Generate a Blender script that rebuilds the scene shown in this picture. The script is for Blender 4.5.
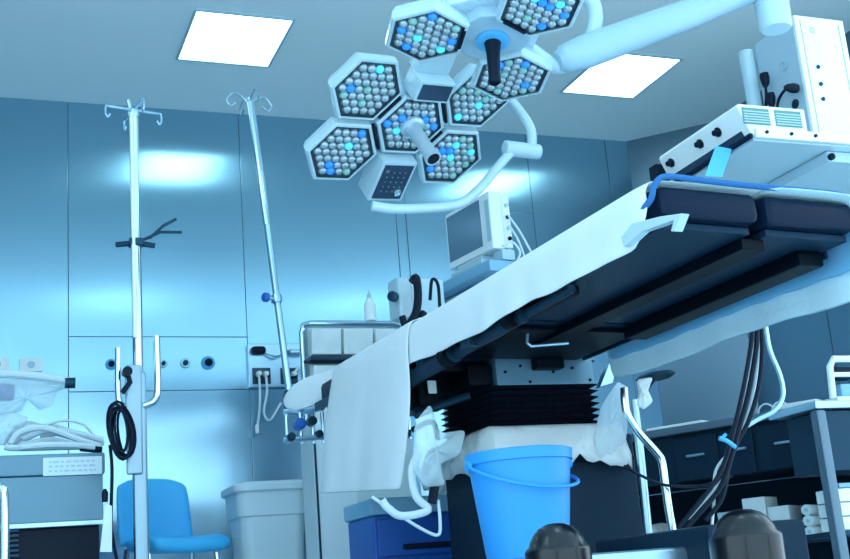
import bpy, bmesh, math, random
from mathutils import Vector as V, Matrix
random.seed(7)
for o in list(bpy.data.objects): bpy.data.objects.remove(o)
C = bpy.context.scene.collection
SC = bpy.context.scene

# ------------------------------------------------------------------ camera
CF = V((0.36101382, 0.89697612, 0.25515264))
CR = V((0.93235792, -0.35286513, -0.07870782))
CU = V((-0.01943544, -0.26630819, 0.96369197))
FPX = 1189.8
CP = V((0, 0, 0.20))
cam = bpy.data.cameras.new('camera'); camo = bpy.data.objects.new('camera', cam); C.objects.link(camo)
cam.sensor_fit = 'HORIZONTAL'; cam.sensor_width = 36; cam.lens = 36 * FPX / 850; cam.clip_start = 0.02
m = Matrix((CR, CU, -CF)).transposed().to_4x4(); m.translation = CP
camo.matrix_world = m
SC.camera = camo

# ------------------------------------------------------------------ view, world
SC.view_settings.view_transform = 'Standard'
SC.view_settings.look = 'None'
SC.view_settings.exposure = 0.65
SC.view_settings.gamma = 1
SC.view_settings.use_curve_mapping = False
LIGHT = 4.2
w = bpy.data.worlds.new('world'); SC.world = w; w.use_nodes = True
w.node_tree.nodes['Background'].inputs[0].default_value = (0.60, 0.84, 1.0, 1)
w.node_tree.nodes['Background'].inputs[1].default_value = 1.9
SC.cycles.use_denoising = True
SC.cycles.max_bounces = 8

# ------------------------------------------------------------------ survey helpers (room points seen at a bearing)
def ray(x, y): return CF + CR * ((x - 425) / FPX) - CU * ((y - 279.5) / FPX)
def at(x, y, Y): d = ray(x, y); return CP + d * (Y / d.y)
def atX(x, y, X): d = ray(x, y); return CP + d * (X / d.x)
def atZ(x, y, Z): d = ray(x, y); return CP + d * ((Z - CP.z) / d.z)
def onp(x, y, p, n): d = ray(x, y); return CP + d * ((V(p) - CP).dot(n) / d.dot(n))

# ------------------------------------------------------------------ materials
def mat(name, col, rough=0.5, metal=0.0, emit=None, es=0.0, bump=0.0, bscale=40, alpha=1.0, trans=0.0,
        var=0.06, vscale=6, aniso=0.0, arot=0.0, ior=1.45, coat=0.0, stretch=None):
    mt = bpy.data.materials.new(name); mt.use_nodes = True
    nt = mt.node_tree; N = nt.nodes; L = nt.links; b = N['Principled BSDF']
    b.inputs['Roughness'].default_value = rough; b.inputs['Metallic'].default_value = metal
    b.inputs['IOR'].default_value = ior
    b.inputs['Coat Weight'].default_value = coat
    tc = N.new('ShaderNodeTexCoord'); nz = N.new('ShaderNodeTexNoise'); nz.inputs['Scale'].default_value = vscale
    nz.inputs['Detail'].default_value = 4
    src = tc.outputs['Object']
    if stretch:
        mp = N.new('ShaderNodeMapping'); mp.inputs['Scale'].default_value = stretch
        L.new(src, mp.inputs[0]); src = mp.outputs[0]
    L.new(src, nz.inputs['Vector'])
    mx = N.new('ShaderNodeMixRGB'); mx.blend_type = 'MIX'
    mx.inputs[1].default_value = tuple(c * (1 - var) for c in col) + (1,)
    mx.inputs[2].default_value = tuple(min(1, c * (1 + var)) for c in col) + (1,)
    L.new(nz.outputs['Fac'], mx.inputs[0]); L.new(mx.outputs[0], b.inputs['Base Color'])
    if emit:
        b.inputs['Emission Color'].default_value = tuple(emit) + (1,); b.inputs['Emission Strength'].default_value = es
    if bump:
        n2 = N.new('ShaderNodeTexNoise'); n2.inputs['Scale'].default_value = bscale; n2.inputs['Detail'].default_value = 5
        L.new(src, n2.inputs['Vector'])
        bp = N.new('ShaderNodeBump'); bp.inputs['Strength'].default_value = bump; bp.inputs['Distance'].default_value = 0.02
        L.new(n2.outputs['Fac'], bp.inputs['Height']); L.new(bp.outputs[0], b.inputs['Normal'])
    if alpha < 1: b.inputs['Alpha'].default_value = alpha
    if trans: b.inputs['Transmission Weight'].default_value = trans
    if aniso:
        b.inputs['Anisotropic'].default_value = aniso; b.inputs['Anisotropic Rotation'].default_value = arot
        tg = N.new('ShaderNodeTangent'); tg.direction_type = 'RADIAL'; tg.axis = 'Z'
        L.new(tg.outputs[0], b.inputs['Tangent'])
    return mt

M = {}
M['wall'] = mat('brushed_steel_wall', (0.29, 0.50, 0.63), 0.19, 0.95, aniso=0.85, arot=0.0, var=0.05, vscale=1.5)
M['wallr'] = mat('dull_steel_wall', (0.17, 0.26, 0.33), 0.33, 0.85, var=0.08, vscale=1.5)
M['groove'] = mat('joint_sealant', (0.22, 0.36, 0.46), 0.6)
M['ceil'] = mat('ceiling_paint', (0.86, 0.97, 1.0), 0.7, var=0.03, vscale=1)
M['floor'] = mat('floor_vinyl', (0.66, 0.80, 0.86), 0.45, var=0.1)
M['polec'] = mat('brushed_column', (0.26, 0.38, 0.46), 0.35, 0.85)
M['pale'] = mat('pale_sheet', (0.62, 0.86, 0.95), 0.85, bump=0.2)
M['steel'] = mat('satin_steel', (0.42, 0.62, 0.76), 0.28, 0.9)
M['steeld'] = mat('dark_steel', (0.022, 0.06, 0.10), 0.35, 0.6)
M['chrome'] = mat('chrome', (0.70, 0.88, 0.97), 0.12, 1.0)
M['white'] = mat('white_enamel', (0.86, 0.93, 0.95), 0.35)
M['lampw'] = mat('lamp_enamel', (0.48, 0.66, 0.75), 0.3, coat=0.3)
M['lampg'] = mat('lamp_grey_enamel', (0.34, 0.52, 0.64), 0.35, coat=0.3)
M['black'] = mat('black_plastic', (0.008, 0.015, 0.03), 0.35)
M['rubber'] = mat('black_rubber', (0.006, 0.010, 0.020), 0.5, bump=0.2)
M['navy'] = mat('navy_leather', (0.004, 0.014, 0.036), 0.2, bump=0.05, bscale=120)
M['under'] = mat('table_underside', (0.008, 0.030, 0.060), 0.4, 0.1)
M['frame'] = mat('dark_frame_enamel', (0.001, 0.004, 0.009), 0.45)
M['base'] = mat('slate_base_cover', (0.009, 0.028, 0.050), 0.4)
M['drape'] = mat('white_drape_cloth', (0.86, 0.93, 0.96), 0.9, bump=0.10, bscale=60, var=0.03)
M['bdrape'] = mat('light_blue_drape', (0.36, 0.74, 0.92), 0.85, bump=0.3, bscale=40, var=0.12)
M['bucket'] = mat('blue_bucket_plastic', (0.03, 0.33, 0.82), 0.45)
M['chair'] = mat('blue_chair_plastic', (0.05, 0.48, 0.90), 0.4)
M['royal'] = mat('royal_blue_drawer', (0.010, 0.10, 0.42), 0.35)
M['bin'] = mat('bin_plastic', (0.55, 0.70, 0.76), 0.5)
M['plastic'] = mat('clear_plastic_film', (0.86, 0.94, 0.97), 0.18, alpha=0.7, bump=0.9, bscale=18)
M['bag'] = mat('thin_clear_bag', (0.70, 0.88, 0.95), 0.12, alpha=0.38, bump=0.8, bscale=14)
M['hose'] = mat('white_hose', (0.66, 0.80, 0.86), 0.5)
M['glasslens'] = mat('lens_glass', (0.40, 0.52, 0.58), 0.10, 0.5, var=0.35, vscale=22, coat=1.0)
M['lensback'] = mat('lens_bed', (0.03, 0.06, 0.09), 0.4)
M['lensblue'] = mat('blue_led_lens', (0.03, 0.25, 0.9), 0.15, emit=(0.02, 0.28, 1.0), es=0.25)
M['lenscyan'] = mat('cyan_led_lens', (0.1, 0.7, 0.95), 0.15, emit=(0.1, 0.75, 1.0), es=0.3)
M['lensgreen'] = mat('green_tint_lens', (0.25, 0.55, 0.50), 0.15, coat=1.0)
M['panel'] = mat('control_face', (0.02, 0.05, 0.10), 0.2)
M['mark'] = mat('printed_mark', (0.45, 0.65, 0.78), 0.5)
M['screen'] = mat('monitor_glass', (0.13, 0.23, 0.33), 0.12)
M['label'] = mat('cyan_label', (0.08, 0.45, 0.85), 0.5)
M['paleb'] = mat('pale_blue_enamel', (0.22, 0.48, 0.68), 0.4)
M['device'] = mat('device_grey', (0.45, 0.64, 0.74), 0.4)
M['cab'] = mat('cabinet_blue_steel', (0.13, 0.26, 0.35), 0.35, 0.3)
M['cabd'] = mat('counter_dark_front', (0.012, 0.035, 0.06), 0.35, 0.3)
M['cartm'] = mat('grey_cart_steel', (0.12, 0.19, 0.25), 0.35, 0.4)
M['cartd'] = mat('dark_cart_panel', (0.020, 0.055, 0.09), 0.4, 0.2)
M['colm'] = mat('column_side_grey', (0.42, 0.58, 0.68), 0.6)
M['rim'] = mat('blue_hem', (0.015, 0.13, 0.36), 0.8, bump=0.2)
M['diff'] = mat('lit_diffuser', (0.8, 0.95, 1.0), 0.5, emit=(0.62, 0.95, 1.0), es=LIGHT)
M['paper'] = mat('white_paper', (0.75, 0.88, 0.92), 0.8)
M['green'] = mat('vent_green', (0.12, 0.28, 0.27), 0.4)
M['bin2'] = mat('frosted_pocket', (0.78, 0.88, 0.93), 0.3, var=0.15, vscale=14)

M['satin'] = mat('satin_handle', (0.55, 0.70, 0.78), 0.38, 0.5)
M['gloss'] = mat('gloss_black', (0.002, 0.004, 0.008), 0.28, coat=0.15)
def translucent(mt, col, f):
    nt = mt.node_tree; b_ = nt.nodes['Principled BSDF']; out = nt.nodes['Material Output']
    t_ = nt.nodes.new('ShaderNodeBsdfTranslucent'); t_.inputs[0].default_value = col + (1,)
    mx = nt.nodes.new('ShaderNodeMixShader'); mx.inputs[0].default_value = f
    nt.links.new(b_.outputs[0], mx.inputs[1]); nt.links.new(t_.outputs[0], mx.inputs[2]); nt.links.new(mx.outputs[0], out.inputs[0])
for k_ in ('navy', 'under', 'frame', 'base', 'black', 'rubber', 'steeld', 'cabd', 'cartd'):
    M[k_].node_tree.nodes['Principled BSDF'].inputs['Specular IOR Level'].default_value = 0.10
translucent(M['bdrape'], (0.30, 0.72, 0.95), .55)
translucent(M['drape'], (0.75, 0.90, 0.96), .25)

# ------------------------------------------------------------------ mesh helpers
def B(): return bmesh.new()
X3, Y3, Z3 = V((1, 0, 0)), V((0, 1, 0)), V((0, 0, 1))
def box(bm, c, s, ax=(X3, Y3, Z3), bev=0.0, seg=2):
    t = bmesh.new(); bmesh.ops.create_cube(t, size=1)
    for v in t.verts: v.co = V((v.co.x * s[0], v.co.y * s[1], v.co.z * s[2]))
    if bev: bmesh.ops.bevel(t, geom=t.edges[:], offset=min(bev, 0.49 * min(s)), segments=seg, affect='EDGES', profile=0.5)
    c = V(c)
    for v in t.verts: v.co = c + ax[0] * v.co.x + ax[1] * v.co.y + ax[2] * v.co.z
    merge(bm, t)
def merge(bm, t):
    me = bpy.data.meshes.new('tmp'); t.to_mesh(me); t.free(); bm.from_mesh(me); bpy.data.meshes.remove(me)
def bx(bm, x0, x1, y0, y1, z0, z1, bev=0.0): box(bm, ((x0 + x1) / 2, (y0 + y1) / 2, (z0 + z1) / 2), (abs(x1 - x0), abs(y1 - y0), abs(z1 - z0)), bev=bev)
def perp(d):
    d = d.normalized(); a = Z3 if abs(d.z) < 0.9 else X3
    u = d.cross(a).normalized(); return u, d.cross(u).normalized()
def smoothpath(P, n=6):
    P = [V(p) for p in P]; Q = [P[0] * 2 - P[1]] + P + [P[-1] * 2 - P[-2]]; out = []
    for i in range(1, len(Q) - 2):
        for k in range(n):
            t = k / n; a, b, c, d = Q[i - 1], Q[i], Q[i + 1], Q[i + 2]
            out.append(0.5 * ((2 * b) + (c - a) * t + (2 * a - 5 * b + 4 * c - d) * t * t + (3 * b - a - 3 * c + d) * t ** 3))
    out.append(P[-1]); return out
def tube(bm, P, r, n=10, smooth=False, k=6):
    P = smoothpath(P, k) if smooth else [V(p) for p in P]
    N_ = len(P); rs = r if isinstance(r, (list, tuple)) else [r] * N_
    if len(rs) != N_: rs = [rs[0] + (rs[-1] - rs[0]) * i / (N_ - 1) for i in range(N_)]
    rings = []; u = None
    for i in range(N_):
        d = (P[min(i + 1, N_ - 1)] - P[max(i - 1, 0)])
        if d.length < 1e-9: d = V((0, 0, 1))
        d.normalize()
        if u is None: u, _ = perp(d)
        else:
            u = u - d * u.dot(d)
            if u.length < 1e-6: u, _ = perp(d)
            u.normalize()
        w_ = d.cross(u)
        rings.append([bm.verts.new(P[i] + (u * math.cos(a) + w_ * math.sin(a)) * rs[i]) for a in [2 * math.pi * j / n for j in range(n)]])
    for i in range(N_ - 1):
        for j in range(n): bm.faces.new((rings[i][j], rings[i][(j + 1) % n], rings[i + 1][(j + 1) % n], rings[i + 1][j]))
    bm.faces.new(rings[0][::-1]); bm.faces.new(rings[-1])
def lathe(bm, prof, o, d=Z3, n=20, sx=1.0, u=None):
    d = V(d).normalized(); o = V(o)
    if u is None: u, w_ = perp(d)
    else: u = (u - d * u.dot(d)).normalized(); w_ = d.cross(u)
    rings = []
    for r, h in prof:
        if r < 1e-6: rings.append([bm.verts.new(o + d * h)])
        else: rings.append([bm.verts.new(o + d * h + u * math.cos(a) * r * sx + w_ * math.sin(a) * r) for a in [2 * math.pi * j / n for j in range(n)]])
    for i in range(len(rings) - 1):
        a, b = rings[i], rings[i + 1]
        for j in range(n):
            k = (j + 1) % n
            if len(a) == 1 and len(b) == 1: continue
            if len(a) == 1: bm.faces.new((a[0], b[k], b[j]))
            elif len(b) == 1: bm.faces.new((a[j], a[k], b[0]))
            else: bm.faces.new((a[j], a[k], b[k], b[j]))
    if len(rings[0]) > 1: bm.faces.new(rings[0][::-1])
    if len(rings[-1]) > 1: bm.faces.new(rings[-1])
def prism(bm, P, e, bev=0.0):
    t = bmesh.new(); a = [t.verts.new(V(p)) for p in P]; b = [t.verts.new(V(p) + V(e)) for p in P]; n = len(P)
    t.faces.new(a); t.faces.new(b[::-1])
    for i in range(n): t.faces.new((a[i], b[i], b[(i + 1) % n], a[(i + 1) % n]))
    bmesh.ops.recalc_face_normals(t, faces=t.faces[:])
    if bev: bmesh.ops.bevel(t, geom=t.edges[:], offset=bev, segments=2, affect='EDGES', profile=0.5)
    merge(bm, t)
def grid(bm, rows):
    R_ = [[bm.verts.new(V(p)) for p in r] for r in rows]
    for i in range(len(R_) - 1):
        for j in range(len(R_[0]) - 1): bm.faces.new((R_[i][j], R_[i][j + 1], R_[i + 1][j + 1], R_[i + 1][j]))
def taper(bm, c0, s0, c1, s1, rad=0.03, n=4):      # rounded rectangular frustum, rings of rounded rectangles
    rings = []
    for (c, s) in ((c0, s0), (c1, s1)):
        rings.append(rrect(c, s, rad, n))
    loft(bm, rings)
def rrect(c, s, rad, n=4):
    pts = []
    for qx, qy, a0 in ((1, 1, 0), (-1, 1, 90), (-1, -1, 180), (1, -1, 270)):
        for k in range(n + 1):
            a = math.radians(a0 + 90 * k / n)
            pts.append(V(c) + V((qx * (s[0] / 2 - rad) + rad * math.cos(a), qy * (s[1] / 2 - rad) + rad * math.sin(a), 0)))
    return pts
def loft(bm, rings, cap=True):
    R_ = [[bm.verts.new(p) for p in r] for r in rings]; n = len(R_[0])
    for i in range(len(R_) - 1):
        for j in range(n): bm.faces.new((R_[i][j], R_[i][(j + 1) % n], R_[i + 1][(j + 1) % n], R_[i + 1][j]))
    if cap: bm.faces.new(R_[0][::-1]); bm.faces.new(R_[-1])

def root(o):
    while o.parent: o = o.parent
    return o
def obj(name, bm, mt, parent=None, solid=0.0, subsurf=0, label=None, ang=35):
    bmesh.ops.recalc_face_normals(bm, faces=bm.faces[:])
    if parent:
        off = root(parent).location
        for v in bm.verts: v.co -= off
    me = bpy.data.meshes.new(name); bm.to_mesh(me); bm.free()
    me.materials.append(M[mt] if isinstance(mt, str) else mt)
    me.polygons.foreach_set('use_smooth', [True] * len(me.polygons)); me.set_sharp_from_angle(angle=math.radians(ang))
    o = bpy.data.objects.new(name, me); C.objects.link(o)
    if parent: o.parent = parent
    if not subsurf and len(me.polygons) < 4000: wn = o.modifiers.new('weighted', 'WEIGHTED_NORMAL'); wn.keep_sharp = True
    if solid: s = o.modifiers.new('solid', 'SOLIDIFY'); s.thickness = solid; s.offset = 0
    if subsurf: s = o.modifiers.new('sub', 'SUBSURF'); s.levels = s.render_levels = subsurf
    if label: o['label'] = label
    return o
def thing(name, label, cat, loc=(0, 0, 0), group=None):
    o = bpy.data.objects.new(name, None); C.objects.link(o); o.location = V(loc); o.empty_display_size = 0.1
    o['label'] = label; o['category'] = cat
    if group: o['group'] = group
    return o
def tag(o, label, cat, group=None, kind=None):
    o['label'] = label; o['category'] = cat
    if group: o['group'] = group
    if kind: o['kind'] = kind
    return o
def struct(name, bm, mt, parent=None):
    o = obj(name, bm, mt, parent); 
    if not parent: o['kind'] = 'structure'
    return o
def center_origin(o):   # moves a single-mesh thing's origin to the middle of its foot
    me = o.data; xs = [v.co for v in me.vertices]
    c = V(((min(p.x for p in xs) + max(p.x for p in xs)) / 2, (min(p.y for p in xs) + max(p.y for p in xs)) / 2, min(p.z for p in xs)))
    for v in me.vertices: v.co -= c
    o.location = c; return o
def copy_tree(o, parent=None):
    c = o.copy(); C.objects.link(c)
    if parent: c.parent = parent
    for ch in list(o.children): copy_tree(ch, c)
    return c

# ================================================================== ROOM
ZC = 3.10; YB = 6.61; XL = -1.7; YR = -1.9; XR = 4.67; CX = 4.235; CY = 6.175
b = B(); bx(b, XL - .1, XR + .1, YR - .1, YB + .1, -.1, 0); struct('floor', b, 'floor')
b = B(); bx(b, XL - .1, XR + .1, YR - .1, YB + .1, ZC, ZC + .1); struct('ceiling', b, 'ceil')
# back wall: steel cladding sheets with narrow joints over a dark backing
b = B(); bx(b, XL - .1, CX + .05, YB + .006, YB + .1, 0, ZC); struct('wall_back', b, 'groove')
zt = at(150, 337, YB).z; zb = at(150, 391, YB).z
xs = [XL] + [at(px, 215, YB).x for px in (68, 242)] + [at(px, 260, YB).x for px in (399, 409)] + [at(530.5, 190, YB).x, at(609, 180, YB).x, CX]
zmon = at(515, 212, YB).z
g = .004
b = B()
for i in range(len(xs) - 1):
    x0, x1 = xs[i] + g / 2, xs[i + 1] - g / 2
    zs = [0, zb, zt, ZC] if i in (1,) else ([0, zmon, ZC] if i == 4 else [0, ZC])
    if i in (0, 2, 5, 6, 3): zs = [0, ZC]
    for k in range(len(zs) - 1): bx(b, x0, x1, YB - .004, YB + .008, zs[k] + g / 2, zs[k + 1] - g / 2, bev=.0015)
struct('trim_1', b, 'wall')
b = B()
d = V((XR - CX, CY - YB, 0)); L_ = d.length; d.normalize(); nrm = V((-d.y, d.x, 0))
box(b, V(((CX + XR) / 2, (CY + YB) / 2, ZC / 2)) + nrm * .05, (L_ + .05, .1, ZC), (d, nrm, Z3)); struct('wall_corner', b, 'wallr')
b = B(); bx(b, XR, XR + .1, 3.7, CY + .03, 0, ZC); bx(b, XR, XR + .1, YR, 3.7, 2.98, ZC); struct('wall_right', b, 'groove')  # near part left open out of view so world light enters
b = B()
ysr = [3.7, atX(832, 340, XR).y, CY]
for i in range(len(ysr) - 1): bx(b, XR - .006, XR + .004, ysr[i] + .003, ysr[i + 1] - .003, .0, ZC - .001, bev=.0015)
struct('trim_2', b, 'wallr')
b = B(); bx(b, XL - .1, XL, 2.4, YB, 0, ZC); bx(b, XL - .1, XL, YR, 2.4, 2.98, ZC); struct('wall_left', b, 'wallr')   # unseen opening added left of the viewer to let world light in
b = B(); bx(b, XL - .1, XL + .5, YR - .1, YR, 0, ZC); bx(b, XR - .5, XR + .1, YR - .1, YR, 0, ZC); bx(b, XL + .5, XR - .5, YR - .1, YR, 2.9, ZC); struct('wall_front', b, 'wallr')   # wide unseen opening behind the viewer, made to let fill light in

# ceiling lights (grid of recessed panels)
def ceil_light(cx, cy, label):
    t = thing('ceiling_light', label, 'ceiling light', (cx, cy, ZC), 'recessed ceiling light panels')
    b = B(); W, D = .245, .275
    for sx in (-1, 1): bx(b, cx + sx * (W + .006) - .006, cx + sx * (W + .006) + .006, cy - D - .012, cy + D + .012, ZC - .010, ZC - .0005)
    for sy in (-1, 1): bx(b, cx - W, cx + W, cy + sy * (D + .006) - .006, cy + sy * (D + .006) + .006, ZC - .010, ZC - .0005)
    obj('frame', b, 'lampg', t)
    b = B(); bx(b, cx - W, cx + W, cy - D, cy + D, ZC - .006, ZC - .0005); obj('diffuser', b, 'diff', t)
ceil_light(1.30, 5.64, 'lit white ceiling panel at left above the cross-topped drip pole')
ceil_light(3.63, 5.64, 'lit white ceiling panel at right beside the surgical lamps and above the steel corner')
for cx, wx in ((-1.0, 'left'), (1.3, 'middle'), (3.63, 'right')):  # unseen panels; middle row inferred from wall glow, the rest added for light
    for cy in ((5.64, 2.1, -1.4) if cx < 0 else (2.1, -1.4)):
        ceil_light(cx, cy, 'unseen lit ceiling panel in the %s column, %s' % (wx, {5.64: 'row nearest the steel back wall', 2.1: 'row over the foot of the table', -1.4: 'added row behind the viewer'}[cy]))

# ================================================================== SURGICAL LAMPS
def cw(v): return (CR * v[0] - CU * v[1] + CF * v[2])     # directions measured right/down/away from the viewpoint
def cwl(v, px, py):
    w_ = ray(px, py).normalized(); r_ = (CR - w_ * CR.dot(w_)).normalized(); u_ = w_.cross(r_) * -1
    if u_.dot(CU) < 0: u_ = -u_
    return (r_ * v[0] - u_ * v[1] + w_ * v[2])
def hexpts(c, e, q, R, n=6, a0=30): return [c + (e * math.cos(math.radians(a0 + 60 * k)) + q * math.sin(math.radians(a0 + 60 * k))) * R for k in range(6)]
def lens_mesh(b, c, n, e, r):
    lathe(b, [(r, 0), (r * .93, r * .42), (r * .66, r * .74), (0, r * .92)], c, n, 8)
def hexmodule(par, c, e, q, n, R, seed, nring=3):
    rnd = random.Random(seed)
    b = B()                                  # housing: chamfered hexagonal shell
    rings = [hexpts(c - n * .052, e, q, R * .72), hexpts(c - n * .045, e, q, R * .90), hexpts(c - n * .018, e, q, R), hexpts(c + n * .008, e, q, R), hexpts(c + n * .012, e, q, R * .965), hexpts(c + n * .012, e, q, R * .90)]
    loft(b, rings, False); b2 = b.verts; b.verts.ensure_lookup_table()
    b.faces.new([b.verts[k] for k in range(6)])
    mod = obj('lamp_module', b, 'lampw', par, ang=20)
    b = B(); prism(b, hexpts(c + n * .0015, e, q, R * .915), n * .003); obj('lens_bed', b, 'lensback', mod)
    sp = R * .915 * .866 * 2 / (2 * nring + .95); r = sp * .5
    b = B(); e2 = e * .5 + q * .866; cols = []
    e60 = q  # lens lattice
    for i in range(-nring, nring + 1):
        for j in range(-nring, nring + 1):
            if abs(i + j) > nring: continue
            # rows run along a direction turned by 30 degrees so that the hexagon outlines agree
            p = (q * (i + j * .5) + e * (j * .866)) * sp
            p = c + n * .004 + (e * 1.0) * 0 + p
            k = rnd.random()
            if k < .07: cols.append((p, 'lensblue'))
            elif k < .12: cols.append((p, 'lenscyan'))
            elif k < .18: cols.append((p, 'lensgreen'))
            else: lens_mesh(b, p, n, e, r)
    obj('lens_cluster', b, 'glasslens', mod, ang=60)
    for p, mm in cols:
        b = B(); lens_mesh(b, p, n, e, r)
        obj('lens', b, mm, mod, ang=60, label={'lensblue': 'deep blue lens', 'lenscyan': 'bright cyan lens', 'lensgreen': 'greenish lens'}[mm])
    return mod

# ---- lamp one: flower of five modules with control boxes, hanging over the table
E1 = cwl((42, 34, 53.5), 410, 124).normalized(); E2 = cwl((69, -27, 17), 410, 124).normalized(); n1 = cwl((.404, .594, -.695), 410, 124).normalized()
S = .27
c1 = at(410, 124, 3.72)
e = E1; q = (E2 - E1 * E2.dot(E1)).normalized()
if q.cross(e).dot(n1) < 0: pass
lamp1 = thing('surgical_light', 'large surgical lamp with silver handle, five lens modules and a dark keypad box', 'surgical light', (c1.x, c1.y, ZC), 'surgical lamps over the table')
R1 = .144
d2 = (e * .5 + q * .866)
# lens modules: centre, D (lower right), A (upper left), E (upper right), B (lower left)
for k, (a, s) in enumerate([(0, None), (e, 1), (e, -1), (d2, 1), (d2, -1)]):
    cc = c1 if s is None else c1 + a * s * S
    hexmodule(lamp1, cc, e, q, n1, R1, 11 + k)
up = (d2 - e).normalized(); side = (e + d2).normalized()
# backing hub that carries the modules
b = B()
for a in (e, -e, d2, -d2, up, -up): box(b, c1 - n1 * .065 + a * S * .5, (S * .95, .05, .035), (a, n1.cross(a), n1), bev=.008)
lathe(b, [(.09, -.12), (.10, -.06), (.08, -.05)], c1, n1, 18)
obj('hub', b, 'lampg', lamp1)
# module joints, dark slots
for a in (e + up * 0, -d2, d2, -e):
    b = B(); box(b, c1 + a * S * .5 - n1 * .004, (.012, .11, .03), (a, n1.cross(a).normalized(), n1), bev=.004); obj('hinge', b, 'black', lamp1)
# handle
b = B(); lathe(b, [(.046, 0), (.046, .012), (.034, .018), (.027, .035), (.025, .15), (.030, .175), (.030, .19)], c1 + n1 * .014, n1, 20); hd = obj('handle', b, 'satin', lamp1)
b = B(); lathe(b, [(.024, .1895), (.021, .1925)], c1 + n1 * .014, n1, 16); obj('handle_socket', b, 'black', hd)
# keypad box
def ctrl(cc, w_, h_, dep, kn):
    b = B(); box(b, cc - n1 * (dep / 2), (w_, h_, dep), (side, up, n1), bev=.008); bb = obj('control_box', b, 'lampw', lamp1)
    return bb
cc = c1 - up * S * .86 + n1 * .045 + side * .0
bb = ctrl(cc, .150, .185, .10, True)
b = B(); box(b, cc + n1 * .001, (.122, .155, .004), (side, up, n1), bev=.001); kp = obj('keypad', b, 'panel', bb)
b = B()
for i in range(4):
    for j in range(5):
        if (i, j) in ((3, 0), (0, 4)): continue
        lathe(b, [(.0036, 0), (.0034, .0012)], cc + n1 * .003 + side * (-.036 + i * .024) + up * (-.042 + j * .022), n1, 8)
box(b, cc + n1 * .0035 - side * .042 + up * .05, (.014, .012, .001), (side, up, n1))
obj('button', b, 'cab', kp, label='faint round keypad marks'); kp['kind'] = 'part' if False else 'panel'; del kp['kind']
b = B(); lathe(b, [(.0165, 0), (.0165, .004), (.012, .005), (.011, .0015), (0, .0015)], cc + n1 * .003 + side * .036 - up * .046, n1, 18); obj('dial', b, 'chrome', kp)
# upper display box
cc = c1 + up * S * .66 + n1 * .06
b = B(); box(b, cc - n1 * .05, (.15, .085, .10), (side, up, n1), bev=.008); bb = obj('display_box', b, 'lampw', lamp1)
b = B(); box(b, cc + n1 * .001, (.125, .062, .004), (side, up, n1), bev=.001); obj('display', b, 'panel', bb)
b = B(); box(b, cc - n1 * .09 + up * .10, (.14, .13, .07), (side, up, n1), bev=.01); obj('rear_cover', b, 'lampw', lamp1)
# yoke under the keypad and up to the joint
YK = 3.78
yk = [at(372, 206, YK - .1), at(400, 209, YK - .1), at(455, 205, YK), at(478, 190, YK + .03), at(497, 168, YK + .03), at(511, 152, YK + .03)]
b = B(); tube(b, yk, .018, 12, True); obj('yoke', b, 'lampw', lamp1)
b = B(); p0, p1 = at(505, 148, YK + .03), at(538, 152, YK + .03); dd = (p1 - p0)
lathe(b, [(.020, -.006), (.030, 0), (.030, dd.length), (.024, dd.length + .008)], p0, dd, 18); obj('joint', b, 'lampw', lamp1)
pe = at(505, 92, YK + .06); top = V((pe.x - .02, pe.y + .02, ZC))
b = B(); tube(b, [at(532, 149, YK + .03), at(531, 131, YK + .03), at(521, 113, YK + .05), pe, V((pe.x - .03, pe.y + .01, pe.z + .1)), V((top.x, top.y, pe.z + .3))], .019, 12, True)
tube(b, [V((top.x, top.y, pe.z + .27)), top - Z3 * .002], .024, 14); obj('suspension_arm', b, 'lampw', lamp1)
b = B(); lathe(b, [(.09, 0), (.09, -.03), (.05, -.06)], top - Z3 * .001, Z3, 24); obj('ceiling_flange', b, 'lampw', lamp1)

# ---- lamp two: three modules around a hub with black handle
F1 = cwl((20, 37, 51.7), 492, 40).normalized(); F2 = cwl((45, -31, -38.2), 492, 40).normalized(); n2 = cwl((.05, .80, -.595), 492, 40).normalized()
c2 = at(492.5, 40, 3.12); S2 = .212
lamp2 = thing('surgical_light', 'surgical lamp with a black handle and three lens modules on the broad white arm', 'surgical light', (c2.x, c2.y, ZC), 'surgical lamps over the table')
q2 = (F2 - F1 * F2.dot(F1)).normalized()
dirs2 = [F1, (-F1 * .5 + q2 * .866).normalized(), (-F1 * .5 - q2 * .866).normalized()]
for k, a in enumerate(dirs2):
    qq = n2.cross(a).normalized()
    hexmodule(lamp2, c2 + a * S2, a, qq, n2, .141, 41 + k)
b = B()
hexa = []
for k in range(6):
    aa = math.radians(60 * k); hexa.append(c2 - n2 * .05 + (F1 * math.cos(aa) + q2 * math.sin(aa)) * (.125 if k % 2 else .16))
prism(b, hexa, n2 * .048, bev=.01); obj('hub', b, 'lampg', lamp2)
b = B()
prism(b, [c2 - n2 * .085 + (dirs2[k] * .30 if False else (F1 * math.cos(math.radians(120 * k + t)) + q2 * math.sin(math.radians(120 * k + t))) * .20) for k in range(3) for t in (-24, 24)], n2 * .04, bev=.012)
obj('rear_cover', b, 'lampw', lamp2)
b = B(); lathe(b, [(.052, 0), (.052, .010), (.040, .014)], c2 + n2 * .0, n2, 26); rg = obj('handle_ring', b, 'label', lamp2, label='pale blue ring round the handle')
b = B(); lathe(b, [(.030, 0), (.026, .01), (.022, .05), (.019, .13), (.021, .15), (.016, .157), (.016, .150), (0, .150)], c2 + n2 * .008, n2, 18); obj('handle', b, 'black', lamp2)
for a in dirs2[1:]:
    b = B(); box(b, c2 + a * S2 * .47 - n2 * .0, (.014, .10, .026), (a, n2.cross(a).normalized(), n2), bev=.004); obj('hinge', b, 'black', lamp2)
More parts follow.
